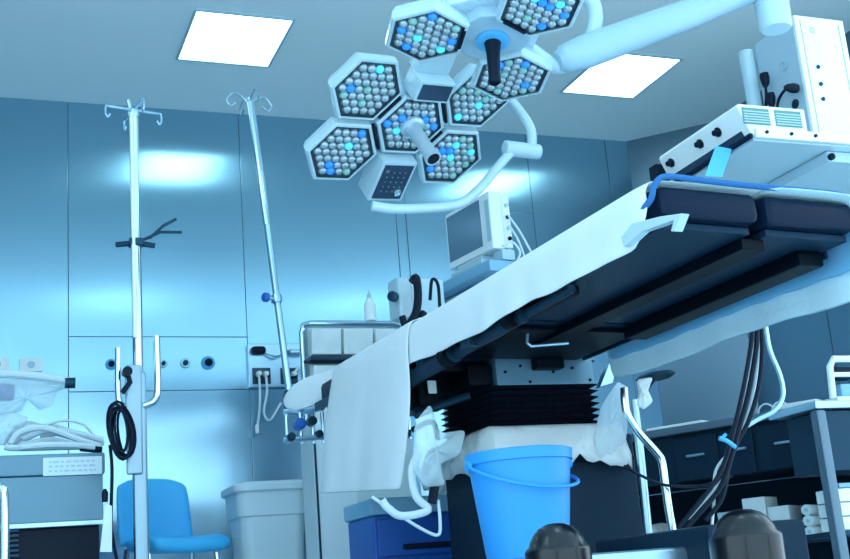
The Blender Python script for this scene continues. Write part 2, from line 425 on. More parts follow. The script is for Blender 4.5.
# bowed yoke right of the lamp and thick spring arm
YA = 3.14
pk = [at(500, 30, YA + .06), at(530, 50, YA + .07), at(556, 66, YA + .07), at(578, 60, YA + .06), at(594, 30, YA + .06), at(592, 2, YA + .06), at(566, -14, YA + .08)]
b = B(); tube(b, pk, .026, 14, True); obj('yoke', b, 'lampw', lamp2)
pa, pb = at(568, 58, YA + .04), at(765, -14, 3.06)
ad = (pb - pa).normalized(); aup = (Z3 - ad * ad.z).normalized(); asd = ad.cross(aup)
b = B(); rr = []
for t, hh, ww in ((-.05, .03, .03), (-.02, .048, .05), (.08, .058, .055), (.3, .056, .055), (.6, .052, .05), (.8, .044, .045), (1.0, .042, .04)):
    c_ = pa.lerp(pb, t); ring = []
    for k in range(16):
        a_ = 2 * math.pi * k / 16; ring.append(c_ + aup * math.sin(a_) * hh * (1.0 if math.sin(a_) > 0 else 1.0) + asd * math.cos(a_) * ww)
    rr.append(ring)
loft(b, rr); obj('spring_arm', b, 'lampg', lamp2)
b = B(); lathe(b, [(.050, -.075), (.056, -.065), (.058, -.02), (.058, .02), (.062, .025), (.062, .10), (.04, .13)], at(773, 10, 3.06) , Z3, 24); obj('elbow', b, 'lampw', lamp2)
el = at(773, 10, 3.06)
b = B(); tube(b, [el + Z3 * .12, V((el.x, el.y, ZC - .002))], .040, 18); obj('drop_tube', b, 'white', lamp2)
b = B(); lathe(b, [(.12, 0), (.12, -.04), (.07, -.08)], (el.x, el.y, ZC - .001), Z3, 24); obj('ceiling_flange', b, 'white', lamp2)

# ================================================================== SUPPLY PENDANT (right)
YP = 3.45
pc = at(793, 16, YP); pr = at(833, 19, YP); ztop = pc.z; x0, x1 = pc.x, pr.x
ydep = atX(742, 53, x0).y if False else YP + .24
zbot = at(815, 150, YP).z - .06
pend = thing('supply_pendant', 'ceiling supply column with white panelled front and sockets on its grey side', 'supply pendant', ((x0 + x1) / 2, YP + .12, ZC))
b = B(); bx(b, x0, x1 + .04, YP + .01, YP + .26, zbot, ztop, bev=.006); obj('column', b, 'colm', pend)
b = B(); bx(b, x0 - .002, x1 + .042, YP - .006, YP + .012, zbot, ztop + .002, bev=.003); fp = obj('front_panel', b, 'white', pend)
b = B()
for xx in (x0 + .022, x1 + .012): bx(b, xx, xx + .003, YP - .0075, YP - .005, zbot + .01, ztop - .02)
obj('groove', b, 'groove', fp)
for py in (67, 84, 99):
    p = at(818 + (py - 67) * .16, py, YP - .008); b = B(); lathe(b, [(.0085, 0), (.0085, .004), (.004, .006)], (p.x, p.y, p.z), (0, -1, 0), 12); obj('screw_cap', b, 'steeld', fp)
p = at(812, 30, YP - .008); b = B()
for i in range(3):
    for k in range(3):
        if (i, k) != (1, 1): bx(b, p.x - .012 + i * .009, p.x - .005 + i * .009, YP - .008, YP - .0055, p.z - .012 + k * .009, p.z - .006 + k * .009)
obj('printed_mark', b, 'mark', fp)
xs_ = x0
for (px, py) in ((784, 66), (792, 88), (795, 104), (765, 83)):
    p = atX(px, py, xs_ - .004); b = B(); lathe(b, [(.020, 0), (.020, .004), (.016, .006), (.014, .002), (0, .002)], p + V((.003, 0, 0)), (-1, 0, 0), 16); obj('socket', b, 'lampg' if px == 784 else 'steeld', pend)
# round rail at rear edge of the column
pq = atX(746, 52, x0 - .03); pqb = atX(757, 110, x0 - .03)
b = B(); tube(b, [V((pq.x - .0, pq.y, pq.z)), V((pq.x, pq.y, pqb.z - .12))], .030, 16)
obj('cable_duct', b, 'lampw', pend)
# supports of the shelf to the column
b = B(); bx(b, x0 - .08, x1 + .10, YP + .02, YP + .20, zbot - .03, zbot + .015, bev=.005); obj('bracket', b, 'white', pend)
b = B(); tube(b, [V((x0 + .036, YP + .17, ztop - .01)), V((x0 + .036, YP + .17, ZC - .001))], .032, 20); obj('ceiling_tube', b, 'lampw', pend)

# plugs and leads on the column side
def lead(pts, label, head=None):
    t = thing('power_lead', label, 'power lead', pts[-1])
    b = B(); tube(b, pts, .006, 8, True); obj('cable', b, 'black', t)
    a, c_ = V(pts[0]), V(pts[1]); dd = (a - c_).normalized()
    b = B(); lathe(b, [(.008, -.03), (.016, -.015), (.020, .01), (.018, .028)], a, head or dd, 12); obj('plug', b, 'black', t)
lead([atX(791, 88, x0 - .045), atX(785, 90, x0 - .05), atX(779, 99, x0 - .05), atX(777, 108, x0 - .05)], 'black plug on a curved lead at the lower socket of the supply column', V((1, 0, 0)))
lead([atX(765, 80, x0 - .05), atX(766, 92, x0 - .055), atX(766, 108, x0 - .055)], 'black plug standing upright left of the column sockets', V((0, 0, 1)))
lead([atX(771, 100, x0 - .05), atX(771, 104, x0 - .05), atX(772, 109, x0 - .05)], 'short stubby black plug just above the vented device', V((0, 0, 1)))

# shelf under the column, device standing on it
YS = 3.05
s0 = at(757, 131, YS); s1 = at(840, 140, YS); zs = s0.z
sYb = atZ(664, 176, zs - .01).y
shelf = thing('equipment_shelf', 'wide pale shelf tray of the supply column with rail and hanging cyan tag', 'shelf', ((s0.x + s1.x) / 2, YS + .2, zs))
XS1 = x1 + .22
b = B(); bx(b, s0.x - .02, XS1, YS, YP + .30, zs - .035, zs - .012, bev=.004); sb = obj('tray', b, 'lampw', shelf)
b = B(); bx(b, s0.x - .02, XS1 - .12, YS - .022, YS - .006, zs - .030, zs + .004, bev=.004); obj('front_rail', b, 'white', shelf)
b = B()
b.free()
for k in range(3):
    b = B(); lathe(b, [(.006, 0), (.006, .006)], (s0.x + .02 + k * .10, YS - .022, zs - .012), (0, -1, 0), 10); obj('bolt', b, 'black', shelf)
b = B(); bx(b, s0.x - .04, s0.x - .026, YS - .01, YP + .30, zs - .030, zs - .013, bev=.003); obj('side_rail', b, 'navy', shelf)
for px, py in ((800, 149), (820, 152)):
    pass
b = B(); bx(b, s1.x - .03, XS1 - .02, YS + .04, YP + .28, zs - .075, zs - .036, bev=.004); obj('drawer_box', b, 'device', shelf)
b = B(); lathe(b, [(.012, 0), (.012, .014), (.006, .018)], (s1.x - .02, YS + .04, zs - .06), (0, -1, 0), 12); obj('latch', b, 'black', shelf)
b = B(); lab = [at(705, 176, YS + .10), at(722, 177, YS + .10), at(732, 149, YS + .10), at(716, 146, YS + .10)]
prism(b, lab, V((0, .003, 0))); obj('tag', b, 'label', shelf, label='cyan hanging tag')
# device: vents towards the viewer, knobs on its left face
dx0 = s0.x - .005; dx1 = at(806, 131, YS + .03).x; dz0 = zs - .012; dz1 = at(742, 105, YS + .03).z; dy1 = YP + .10
dev = thing('anaesthesia_ventilator', 'white vented device with black knobs along its left face on the supply shelf', 'medical device', ((dx0 + dx1) / 2, YS + .3, dz0))
dxt = at(736, 104, YS + .03).x
P_ = [V((dx0, YS + .02, dz0)), V((dx1, YS + .02, dz0)), V((dx1, YS + .02, dz1)), V((dxt, YS + .02, dz1)), V((dxt - .006, YS + .02, dz1 - .012))]
sl = V((dxt - dx0, 0, dz1 - dz0)); sll = sl.length; sl.normalize(); sno = V((-sl.z, 0, sl.x))
b = B(); prism(b, P_, V((0, dy1 - YS, 0)), bev=.006); body = obj('body', b, 'white', dev)
for k in range(2):
    b = B(); xa = dx0 - .028 + k * (dx1 - dx0 + .03) * .5; xb = xa + (dx1 - dx0) * .46
    bx(b, xa, xb, YS + .0165, YS + .0205, dz0 + .045, dz1 - .014); vv = obj('vent_grille', b, 'green', body)
    b = B()
    for j in range(5):
        z_ = dz0 + .050 + j * (dz1 - dz0 - .07) / 5; bx(b, xa + .002, xb - .002, YS + .0145, YS + .0170, z_, z_ + .0035)
    obj('slat', b, 'device', vv)
b = B(); box(b, V((dx0, (YS + .05 + dy1) / 2, dz0)) + sl * sll * .24, (sll * .30, dy1 - YS - .06, .006), (sl, Y3, sno), bev=.001); obj('control_strip', b, 'panel', body)
b = B(); bx(b, dxt - .02, dx0 + .02, dy1 + .021, dy1 + .07, dz0 - .0, dz1 - .03); obj('heat_sink', b, 'black', body)
for k, yy in enumerate((YS + .16, YS + .27, YS + .46)):
    b = B(); lathe(b, [(.017, 0), (.017, .012), (.011, .015), (.010, .028)], V((dx0, yy, dz0)) + sl * sll * .62, sno, 14); obj('knob', b, 'black', body)
b = B(); bx(b, dx0 + .02, dx1 - .10, YS + .20, dy1 - .06, dz1 + .0005, dz1 + .035, bev=.01)
o = center_origin(obj('folded_cloth', b, 'white')); tag(o, 'folded white cloth lying on the vented device', 'cloth')

# ================================================================== OPERATING TABLE
A = V((1.405, 2.10, 1.035)); tv = V((-.20, 2.25, -.055)).normalized(); tu = V((tv.y, -tv.x, 0)).normalized(); tw = tu.cross(tv).normalized()
TAX = (tu, tv, tw)
def T(a, b_, c_): return A + tu * a + tv * b_ + tw * c_
def tbox(bm, a0, a1, b0, b1, c0, c1, bev=0.0): box(bm, T((a0 + a1) / 2, (b0 + b1) / 2, (c0 + c1) / 2), (a1 - a0, b1 - b0, c1 - c0), TAX, bev)
table = thing('operating_table', 'dark padded operating table on a black bellows column in the foreground', 'operating table', (1.55, 3.1, 0))
for a0 in (0.0, .300):
    b = B(); tbox(b, a0 + .004, a0 + .288, 0, .80, -.082, -.006, bev=.022); pd = obj('leg_pad', b, 'navy', table)
    b = B(); tbox(b, a0 + .02, a0 + .272, .03, .80, -.100, -.0825, bev=.003); obj('support_plate', b, 'under', table)
b = B(); tbox(b, .004, .588, .81, 1.50, -.082, -.006, bev=.02); obj('seat_pad', b, 'navy', table)
b = B(); tbox(b, .004, .588, 1.51, 2.08, -.082, -.006, bev=.02); obj('back_pad', b, 'navy', table)
b = B(); tbox(b, .10, .49, 2.09, 2.26, -.10, -.03, bev=.02); obj('head_pad', b, 'navy', table)
b = B(); tbox(b, .02, .572, .82, 2.06, -.100, -.0825, bev=.003); obj('support_plate', b, 'under', table)
# rails both sides
for a0 in (-.030, .586):
    b = B(); tbox(b, a0, a0 + .010, .12, .78, -.112, -.084, bev=.002); tbox(b, a0, a0 + .010, .84, 2.05, -.112, -.084, bev=.002)
    for bb_ in (.2, .7, .9, 1.45, 2.0): tbox(b, min(a0 + .005, .588) , max(a0 + .005, 0.004), bb_, bb_ + .025, -.104, -.092) if a0 < 0 else tbox(b, .570, .589, bb_, bb_ + .025, -.104, -.092)
    obj('side_rail', b, 'steeld', table)
# centre beam and longitudinal frame
b = B(); tbox(b, .262, .330, .05, 1.0, -.128, -.1005, bev=.004); obj('centre_beam', b, 'frame', table)
b = B(); tbox(b, .04, .55, .85, 1.20, -.116, -.1015, bev=.004); tbox(b, .04, .55, 1.30, 1.85, -.135, -.1015, bev=.01); obj('seat_frame', b, 'frame', table)
b = B(); tbox(b, .48, .56, .10, .84, -.140, -.1015, bev=.008); tbox(b, .03, .08, .45, .84, -.130, -.1015, bev=.008); obj('longitudinal_beam', b, 'frame', table)
# round actuator arms along the left flank
b = B(); tube(b, [T(.0, 1.0, -.15), T(-.01, 1.35, -.165), T(-.012, 1.75, -.175)], .026, 14); obj('actuator_arm', b, 'steeld', table)
b = B(); tube(b, [T(.01, 1.0, -.15), T(.01, .62, -.14)], .018, 12); tube(b, [T(.02, .62, -.135), T(.02, .40, -.13)], .012, 12); obj('actuator_arm', b, 'steeld', table)
for bb_, r_ in ((1.02, .034), (1.30, .032), (1.62, .033), (.66, .026)):
    b = B(); lathe(b, [(r_, -.018), (r_, .018)], T(-.006, bb_, -.15 - (bb_ - 1) * .035), tv, 16); obj('collar', b, 'frame', table)
for bb_ in (.86, 1.15, 1.42, 1.68):
    b = B(); tbox(b, -.029, .004, bb_, bb_ + .05, -.165, -.10, bev=.005); obj('rail_clamp', b, 'steeld', table)
# side bracket near the foot end
b = B(); ps = [T(-.035, .03, -.07), T(-.045, -.02, -.115)]
bk = [onp(x, y, T(-.03, 0, 0), tu) for x, y in ((629, 238), (640, 224), (668, 217), (690, 214), (683, 232), (679, 232), (682, 221), (650, 232), (632, 248))]
prism(b, bk, -tu * .022, bev=.002); obj('side_bracket', b, 'lampw', table)
b = B(); tube(b, [at(528, 322, 3.0), at(527, 343, 3.0), at(531, 346, 3.0), at(568, 343, 3.0)], .005, 8); obj('release_lever', b, 'steel', table)
# lift head: steel plates over the bellows
YF = 3.36; zc0 = at(510, 430, YF).z; zc1 = at(510, 385, YF).z; zc2 = at(510, 357, YF).z
fx0, fx1 = at(438, 410, YF + .44).x, at(603, 410, YF).x
b = B(); bx(b, fx0 + .03, fx1 - .02, YF, YF + .4, zc1, zc2, bev=.003); lp = obj('lift_plate', b, 'cab', table)
for px, py in ((505, 372), (520, 366), (553, 372), (572, 368), (590, 380), (530, 382)):
    b = B(); p = at(px, py, YF); lathe(b, [(.005, 0), (.005, .004)], (p.x, YF, p.z), (0, -1, 0), 8); obj('bolt', b, 'black', lp)
b = B(); bx(b, fx0 + .05, fx1 + .02, YF + .05, YF + .40, zc2 - .002, .90, bev=.01); bx(b, fx0 - .06, fx0 + .028, YF + .02, YF + .38, zc1 + .002, .89, bev=.012); obj('lift_head', b, 'frame', table)
b = B(); p = at(545, 363, YF); bx(b, p.x - .05, p.x + .05, YF - .04, YF + .02, zc2 - .045, zc2 + .035, bev=.006); obj('motor_box', b, 'frame', table)
b = B(); prism(b, [at(600, 387, YF), at(610, 362, YF), at(617, 362, YF), at(613, 383, YF)], V((0, .03, 0)), bev=.002); obj('end_plate', b, 'steel', table)
# bellows
b = B(); rings = []; nf = 7
for k in range(nf * 2 + 1):
    z_ = zc0 + (zc1 - zc0) * k / (nf * 2); s_ = 0 if k % 2 == 0 else -.022
    rings.append(rrect(((fx0 + fx1) / 2, YF + .22, z_), (fx1 - fx0 + s_ * 2, .44 + s_ * 2), .02, 2))
loft(b, rings); obj('bellows', b, 'rubber', table, ang=10)
# column cover and base plate
b = B(); cx0, cx1, zcc = at(446, 500, YF + .46).x, at(641, 500, YF).x, zc0 - .02; bx(b, cx0, cx1, YF - .0, YF + .46, .262, zcc, bev=.012); cc_ = obj('column_cover', b, 'base', table)
b = B(); bx(b, cx0 + .06, cx0 + .065, YF - .005, YF + .01, .27, zcc - .01); bx(b, cx0 + .005, cx1 - .005, YF - .005, YF + .01, zcc - .09, zcc - .075); obj('cover_seam', b, 'black', cc_)
b = B(); prism(b, [V((1.0, 2.5, .05)), V((1.92, 2.5, .05)), V((1.92, 3.34, .05)), V((2.08, 3.36, .05)), V((2.08, 3.98, .05)), V((1.0, 3.98, .05))], V((0, 0, .212)), bev=.015); obj('base_plate', b, 'steel', table)
b = B(); bx(b, 1.62, 1.90, 2.40, 2.95, .07, .305, bev=.012); obj('pedal_housing', b, 'base', table)
for i, (px, py, YY, rr_) in enumerate(((555, 523, 2.2, .066), (741, 509, 2.02, .071))):
    p = at(px, py, YY); zt_ = p.z
    b = B(); lathe(b, [(rr_ * 1.0, zt_ - .20), (rr_ * 1.02, zt_ - .056), (rr_ * .98, zt_ - .050), (rr_ * .90, zt_ - .046), (rr_ * .84, zt_ - .036), (rr_ * .72, zt_ - .022), (rr_ * .52, zt_ - .009), (rr_ * .28, zt_ - .002), (0, zt_)], (p.x, YY, 0), Z3, 28)
    obj('caster_cover', b, 'gloss', table)
    b = B(); bx(b, p.x - .05, p.x + .05, YY - .02, 2.56, .06, zt_ - .12, bev=.01); obj('outrigger', b, 'base', table)
    b = B(); tube(b, [V((p.x - .02, YY, .052)), V((p.x + .02, YY, .052))], .05, 18); obj('caster', b, 'rubber', table)
for xx in (1.05, 1.85):
    b = B(); tube(b, [V((xx - .02, 3.86, .045)), V((xx + .02, 3.86, .045))], .044, 18); obj('caster', b, 'rubber', table)
# head end clamps
for (px, py, r_, mt) in ((300, 424, .022, 'royal'), (291, 437, .016, 'steeld'), (312, 421, .018, 'steeld'), (319, 434, .015, 'steeld')):
    p = at(px, py, 4.33); b = B(); lathe(b, [(r_ * .5, -.05), (r_ * .5, -.03), (r_, -.028), (r_, .012), (r_ * .6, .02)], p, (0, -1, 0.0), 14); obj('clamp_knob', b, mt, table)
b = B()
for xx in (286, 300, 312, 322):
    p = at(xx, 412, 4.36); tube(b, [p, p - Z3 * .12], .008, 8)
p0_, p1_ = at(284, 440, 4.34), at(322, 437, 4.34); tube(b, [p0_, p1_], .010, 8)
tube(b, [T(.0, 2.05, -.10), at(302, 412, 4.36), at(284, 412, 4.36)], .012, 8)
obj('head_clamp', b, 'steel', table)
# arm mount hanging below the back section
b = B(); p = at(428, 392, 3.55); box(b, p, (.12, .10, .12), TAX, bev=.02); obj('arm_mount', b, 'frame', table)
b = B(); p = at(432, 387, 3.485); box(b, p, (.03, .006, .042), TAX, bev=.002); obj('label_plate', b, 'white', table)
b = B(); tube(b, [at(415, 415, 3.5), at(440, 405, 3.5), at(470, 395, 3.45)], .014, 10); tube(b, [at(412, 430, 3.5), at(432, 422, 3.5), at(438, 440, 3.5)], .009, 8, True); obj('linkage', b, 'steeld', table)

# white drape over the table
drape = thing('surgical_drape', 'white cloth draped over the operating table with a flap hanging down its side', 'drape', T(.29, 1.1, 0))
LE = [(638, 246), (629, 252), (620, 258), (608, 264), (595.6, 269.6), (584, 277), (573, 283), (561, 288), (550.5, 294), (541, 298), (531.7, 299.7), (524, 304), (516.6, 311), (507, 316), (498, 320), (491, 327), (486.5, 331.7), (475, 335), (464, 339), (451, 346), (437.7, 354), (426, 358), (415, 361.7), (405, 369)]
ln = len(LE); rows = []
side_o = -.040
for i, (px, py) in enumerate(LE):
    bot = onp(px, py, T(side_o, 0, 0), tu)
    bb_ = (bot - A).dot(tv); wob = .006 * math.sin(i * 1.9) + .004 * math.sin(i * .7 + 1)
    cbot = (bot - A).dot(tw)
    row = [T(.57, bb_, .004), T(.44, bb_, .006), T(.30, bb_, .006), T(.14, bb_, .007), T(.04, bb_, .006), T(-.010, bb_, .002), T(-.030, bb_, -.014)]
    for k in range(1, 6): row.append(T(side_o + wob * k / 5, bb_, -.014 + (cbot + .014) * k / 5))
    rows.append(row)
b_last = (onp(405, 369, T(side_o, 0, 0), tu) - A).dot(tv)
# continue the top sheet to the head end, side hem short there (the flap covers it)
for k in range(1, 7):
    bb_ = b_last + (1.80 - b_last) * k / 6; w_ = .006 * math.sin(k * 1.4); hang = -.11 + .05 * k / 6
    row = [T(.57, bb_, .004), T(.44, bb_, .006), T(.30, bb_, .008), T(.14, bb_, .008), T(.04, bb_, .007), T(-.010, bb_, .002), T(-.030, bb_, -.014)]
    for j in range(1, 6): row.append(T(side_o + w_, bb_, -.014 + (hang + .014) * j / 5))
    rows.append(row)
# first rows: the near corner
r0 = rows[0]; b0 = (onp(638, 246, T(side_o, 0, 0), tu) - A).dot(tv)
near = []
for (bb_, cb, off) in ((.005, -.060, -.018), (.04, -.085, -.028)):
    row = [T(.57, bb_, .003), T(.44, bb_, .004), T(.30, bb_, .004), T(.14, bb_, .005), T(.04, bb_, .005), T(-.008, bb_, .001), T(off, bb_, -.014)]
    for j in range(1, 6): row.append(T(off - .006, bb_, -.014 + (cb + .014) * j / 5))
    near.append(row)
rows = [r for r in near if (r[0] - A).dot(tv) < b0 - .01] + rows
b = B(); grid(b, rows); obj('sheet', b, 'drape', drape, solid=.004, subsurf=1, ang=80)
# hanging flap: towel falling from the table edge
FL_T = [(405, 360), (392, 352), (380, 350), (366, 352), (350, 358), (337, 365)]
flp = []
tl, tr, bl, br = (334, 366), (408, 352), (318, 494), (403, 490)
N1, N2 = 12, 14
for i in range(N1 + 1):
    row = []
    for j in range(N2 + 1):
        s, t = j / N2, i / N1
        x = (tl[0] * (1 - s) + tr[0] * s) * (1 - t) + (bl[0] * (1 - s) + br[0] * s) * t
        y = (tl[1] * (1 - s) + tr[1] * s) * (1 - t) + (bl[1] * (1 - s) + br[1] * s) * t
        x += 2.0 * math.sin(t * 5) * (s - .5) * 1.5 + (4 * t * (1 - t) * 3 if s > .9 else 0)
        off = side_o - .014 - .010 * math.sin(s * 9 + t * 1.0) * t - .005 * math.sin(s * 23) * t
        row.append(onp(x, y, T(off, 0, 0), tu))
    flp.append(row)
top = [p + tw * .0 + tu * .0 for p in flp[0]]
crest = [T(-.012, (p - A).dot(tv), .012) for p in top]; inner = [T(.10, (p - A).dot(tv), .014) for p in top]
midr = [T(-.045, (p - A).dot(tv), -.012) for p in top]
b = B(); grid(b, [inner, crest, midr] + flp); obj('hanging_flap', b, 'drape', drape, solid=.005, subsurf=1, ang=80)
# rounded wrap over the head end
b = B(); hp = at(300, 398, 4.38)
rings = []
for k, (t, r_) in enumerate(((0, .005), (.04, .035), (.14, .054), (.3, .060), (.5, .052), (.8, .045), (1, .042))):
    c_ = at(284, 402, 4.40).lerp(at(372, 366, 4.02), t); ring = []
    for j in range(16):
        a_ = 2 * math.pi * j / 16; ring.append(c_ + Z3 * math.sin(a_) * r_ + V((.35, -.93, 0)) * math.cos(a_) * r_ * .8 + V((0, 0, .004 * math.sin(j * 3 + k))))
    rings.append(ring)
loft(b, rings); obj('head_end_wrap', b, 'drape', drape, subsurf=1, ang=80)

# pale blue sheet tucked round the leg pads and hanging on the far side
bl_ = thing('blue_drape', 'light blue sheet hanging along the far side of the operating table', 'drape', T(.62, 1.0, -.1))
hemline = [(850, 304), (800, 318), (748, 333), (720, 344), (703, 351), (667, 366), (640, 373), (625, 377), (612, 380)]
hp3 = [onp(x, y, T(.625, 0, 0), tu) for x, y in hemline]; hbc = [((p - A).dot(tv), (p - A).dot(tw)) for p in hp3]
def hemc(bq):
    if bq <= hbc[0][0]: return hbc[0][1]
    for (b0_, c0_), (b1_, c1_) in zip(hbc, hbc[1:]):
        if b0_ <= bq <= b1_: return c0_ + (c1_ - c0_) * (bq - b0_) / (b1_ - b0_)
    return hbc[-1][1]
rows = []
for i in range(31):
    bb_ = -.03 + (hbc[-1][0] + .03) * i / 30; wv = .003 * math.sin(i * 1.1) + .002 * math.sin(i * 2.7)
    lowc = hemc(bb_) + .002 * math.sin(i * .9)
    rows.append([T(.30, bb_, .001), T(.50, bb_, .002), T(.590, bb_, -.002), T(.612 + wv * .3, bb_, -.03), T(.618 + wv, bb_, -.03 + (lowc + .03) * .33), T(.622 + wv, bb_, -.03 + (lowc + .03) * .66), T(.625 + wv * 1.5, bb_, lowc)])
b = B(); grid(b, rows); obj('side_sheet', b, 'pale', bl_, solid=.004, subsurf=1, ang=80)
b = B(); rows = []
for i in range(31):
    bb_ = .0 + (hbc[-1][0] - .03) * i / 30; lowc = hemc(bb_) * .56 - .03 + .003 * math.sin(i * 1.7)
    rows.append([T(.6035, bb_, -.02 + (lowc + .02) * k / 4) for k in range(5)])
grid(b, rows); obj('inner_fold', b, 'bdrape', bl_, solid=.003, subsurf=1, ang=80, label='darker blue inner fold')
# rolled hem lying over the end of the pads
b = B(); hem = [T(-.030, .06, -.075), T(-.022, .0, -.050), T(-.010, -.006, -.018), T(.02, -.008, .006), T(.10, -.006, .008), T(.2, -.006, .006), T(.3, -.006, .006), T(.42, -.006, .007), T(.54, -.006, .006), T(.598, -.004, -.004), T(.612, -.004, -.03), T(.62, -.004, -.09)]
tube(b, hem, .007, 8, True); obj('rolled_hem', b, 'rim', bl_, label='darker blue rolled hem')

# crumpled clear cover round the top of the base
rows = []; rnd = random.Random(5)
dz_ = zc0 - .632; prof = [(.004, .640 + dz_), (.012, .628 + dz_), (.022, .605 + dz_), (.028, .582 + dz_), (.032, .560 + dz_), (.036, .542 + dz_), (.040, .525 + dz_)]
per = []
xa, xb, ya, yb = at(428, 450, YF + .5).x, at(618, 450, YF).x, YF - .03, YF + .50
for t in [k / 44 for k in range(44)]: pass
def rect_par(n):
    out = []; Lx, Ly = xb - xa, yb - ya; tot = 2 * (Lx + Ly)
    for k in range(n):
        s = tot * k / n
        if s < Lx: out.append((xa + s, ya, 0, -1))
        elif s < Lx + Ly: out.append((xb, ya + s - Lx, 1, 0))
        elif s < 2 * Lx + Ly: out.append((xb - (s - Lx - Ly), yb, 0, 1))
        else: out.append((xa, yb - (s - 2 * Lx - Ly), -1, 0))
    return out
par = rect_par(84); rings = []
for k, (o_, z_) in enumerate(prof):
    ring = []
    for i, (x, y, nx, ny) in enumerate(par):
        j = (math.sin(i * 1.3 + k * .8) * .007 + math.sin(i * .47 + k) * .008 + rnd.uniform(-.006, .006)) * (k / 5)
        zz = z_ + math.sin(i * .6) * .008 * k / 5 + (rnd.uniform(-.012, .012) - .02 * abs(math.sin(i * .22 + .5))) * (k == 6)
        ring.append(V((x + nx * (o_ + j), y + ny * (o_ + j), zz)))
    rings.append(ring)
b = B(); loft(b, rings, False)
o = obj('plastic_cover', b, 'plastic', None, solid=.002, ang=50); center_origin(o); tag(o, 'crumpled clear plastic cover gathered round the column below the black bellows', 'plastic cover')
# loose film bunch on the left of the column, and on the right
def film(name, pts, Y, dy, label, mt='bag', seed=1, cat='plastic bag'):
    r_ = random.Random(seed); n = len(pts); cx = sum(p[0] for p in pts) / n; cy = sum(p[1] for p in pts) / n
    rows = []
    for side_ in (1,):
        for k, s in enumerate((1.0, .82, .55, .25, 0.02)):
            ring = []
            for i, (x, y) in enumerate(pts):
                ph = r_.uniform(-1, 1)
                ring.append(at(cx + (x - cx) * s + (0 if k == 0 else r_.uniform(-1, 1)), cy + (y - cy) * s + (0 if k == 0 else r_.uniform(-1, 1)), Y - dy * (1 - s ** 2) + ph * dy * .25 * (k > 0)))
            rows.append(ring)
        back = []
        for k, s in enumerate((.8, .5, .02)):
            ring = []
            for i, (x, y) in enumerate(pts):
                ring.append(at(cx + (x - cx) * s, cy + (y - cy) * s, Y + dy * (1 - s ** 2) + r_.uniform(-1, 1) * dy * .2))
            back.append(ring)
    b = B(); loft(b, rows[::-1] + back, True)
    o = obj(name, b, mt, None, ang=180, subsurf=2); center_origin(o); tag(o, label, cat); return o
def dense(pts, k=3):
    out = []
    for i in range(len(pts)):
        a, c_ = pts[i], pts[(i + 1) % len(pts)]
        for j in range(k): out.append((a[0] + (c_[0] - a[0]) * j / k, a[1] + (c_[1] - a[1]) * j / k))
    return out
film('plastic_bag', dense([(413, 420), (430, 400), (440, 432), (468, 428), (462, 455), (440, 465), (446, 488), (424, 490), (410, 470)]), 3.27, .035, 'crumpled clear film bunched left of the table column beside the cloth flap', seed=3)
film('plastic_bag', dense([(600, 405), (618, 378), (630, 385), (628, 440), (612, 470), (598, 462), (592, 440)]), 3.30, .02, 'clear film hanging right of the black bellows', seed=4)
film('plastic_bag', dense([(636, 378), (654, 376), (648, 390), (654, 402), (644, 411), (636, 406), (638, 392)]), 3.02, .015, 'small milky plastic bag hanging beside the bent chrome tube', mt='plastic', seed=6)

# blue bucket standing on the base
def bucket():
    c = V((1.308, 2.72, .263)); t = thing('bucket', 'bright blue plastic bucket standing on the table base', 'bucket', c)
    b = B(); n = 40
    prof = [(.098, 0), (.102, .004), (.128, .235), (.134, .236), (.136, .262), (.130, .264), (.124, .262), (.098, .012), (0, .012)]
    lathe(b, prof, c, Z3, n); bo = obj('body', b, 'bucket', t)
    pts = []
    for k in range(17):
        a = math.radians(180 + 180 * k / 16); pts.append(c + V((.142 * math.cos(a), .145 * math.sin(a), .235 - .055 * math.sin(math.radians(180 * k / 16)) - .035 * k / 16)))
    b = B(); tube(b, pts, .0045, 8); obj('handle', b, 'bucket', t)
    for sx in (-1, 1):
        b = B(); lathe(b, [(.014, 0), (.014, .010), (.008, .012)], c + V((sx * .134, 0, .232)), V((sx, 0, 0)), 12); obj('handle_lug', b, 'bucket', t)
bucket()

# ================================================================== LEFT: DRIP POLES
def hook(bm, c, d, L, r=.007):
    d = V(d).normalized()
    tube(bm, [c, c + d * L * .9], r, 8); tube(bm, [c + d * L * .88, c + d * L, c + d * L * 1.02 - Z3 * .03, c + d * L * .94 - Z3 * .045, c + d * L * .86 - Z3 * .03], r * .6, 8, True)
pb_ = at(137, 300, 4.4); XPp = pb_.x; YPp = 4.4; zt_ = at(132, 110, YPp).z
pole = thing('drip_pole', 'tall upright drip pole with cross hooks, a cable coil and U-shaped handle at left', 'drip pole', (XPp, YPp, 0))
b = B(); tube(b, [V((XPp, YPp, .9)), V((XPp, YPp, zt_))], .019, 16); lathe(b, [(.022, 0), (.022, .02)], (XPp, YPp, zt_ - .03), Z3, 14); obj('upper_tube', b, 'chrome', pole)
b = B(); tube(b, [V((XPp - .012, YPp - .022, 1.2)), V((XPp - .012, YPp - .022, zt_ - .02))], .008, 10); obj('slide_rod', b, 'white', pole)
zl = at(140, 372, YPp).z
b = B(); box(b, (XPp, YPp, (zl + .12) / 2), (.050, .050, zl - .12), bev=.01); obj('lower_column', b, 'polec', pole)
b = B()
for a in (0, 90, 180, 270):
    d_ = V((math.cos(math.radians(a + 12)), math.sin(math.radians(a + 12)), 0)); hook(b, V((XPp, YPp, zt_ + .0)), d_, .11)
tube(b, [V((XPp - .012, YPp, zt_)), V((XPp - .02, YPp, zt_ + .04))], .008, 8)
obj('top_hooks', b, 'steel', pole)
zm = at(138, 243, YPp).z
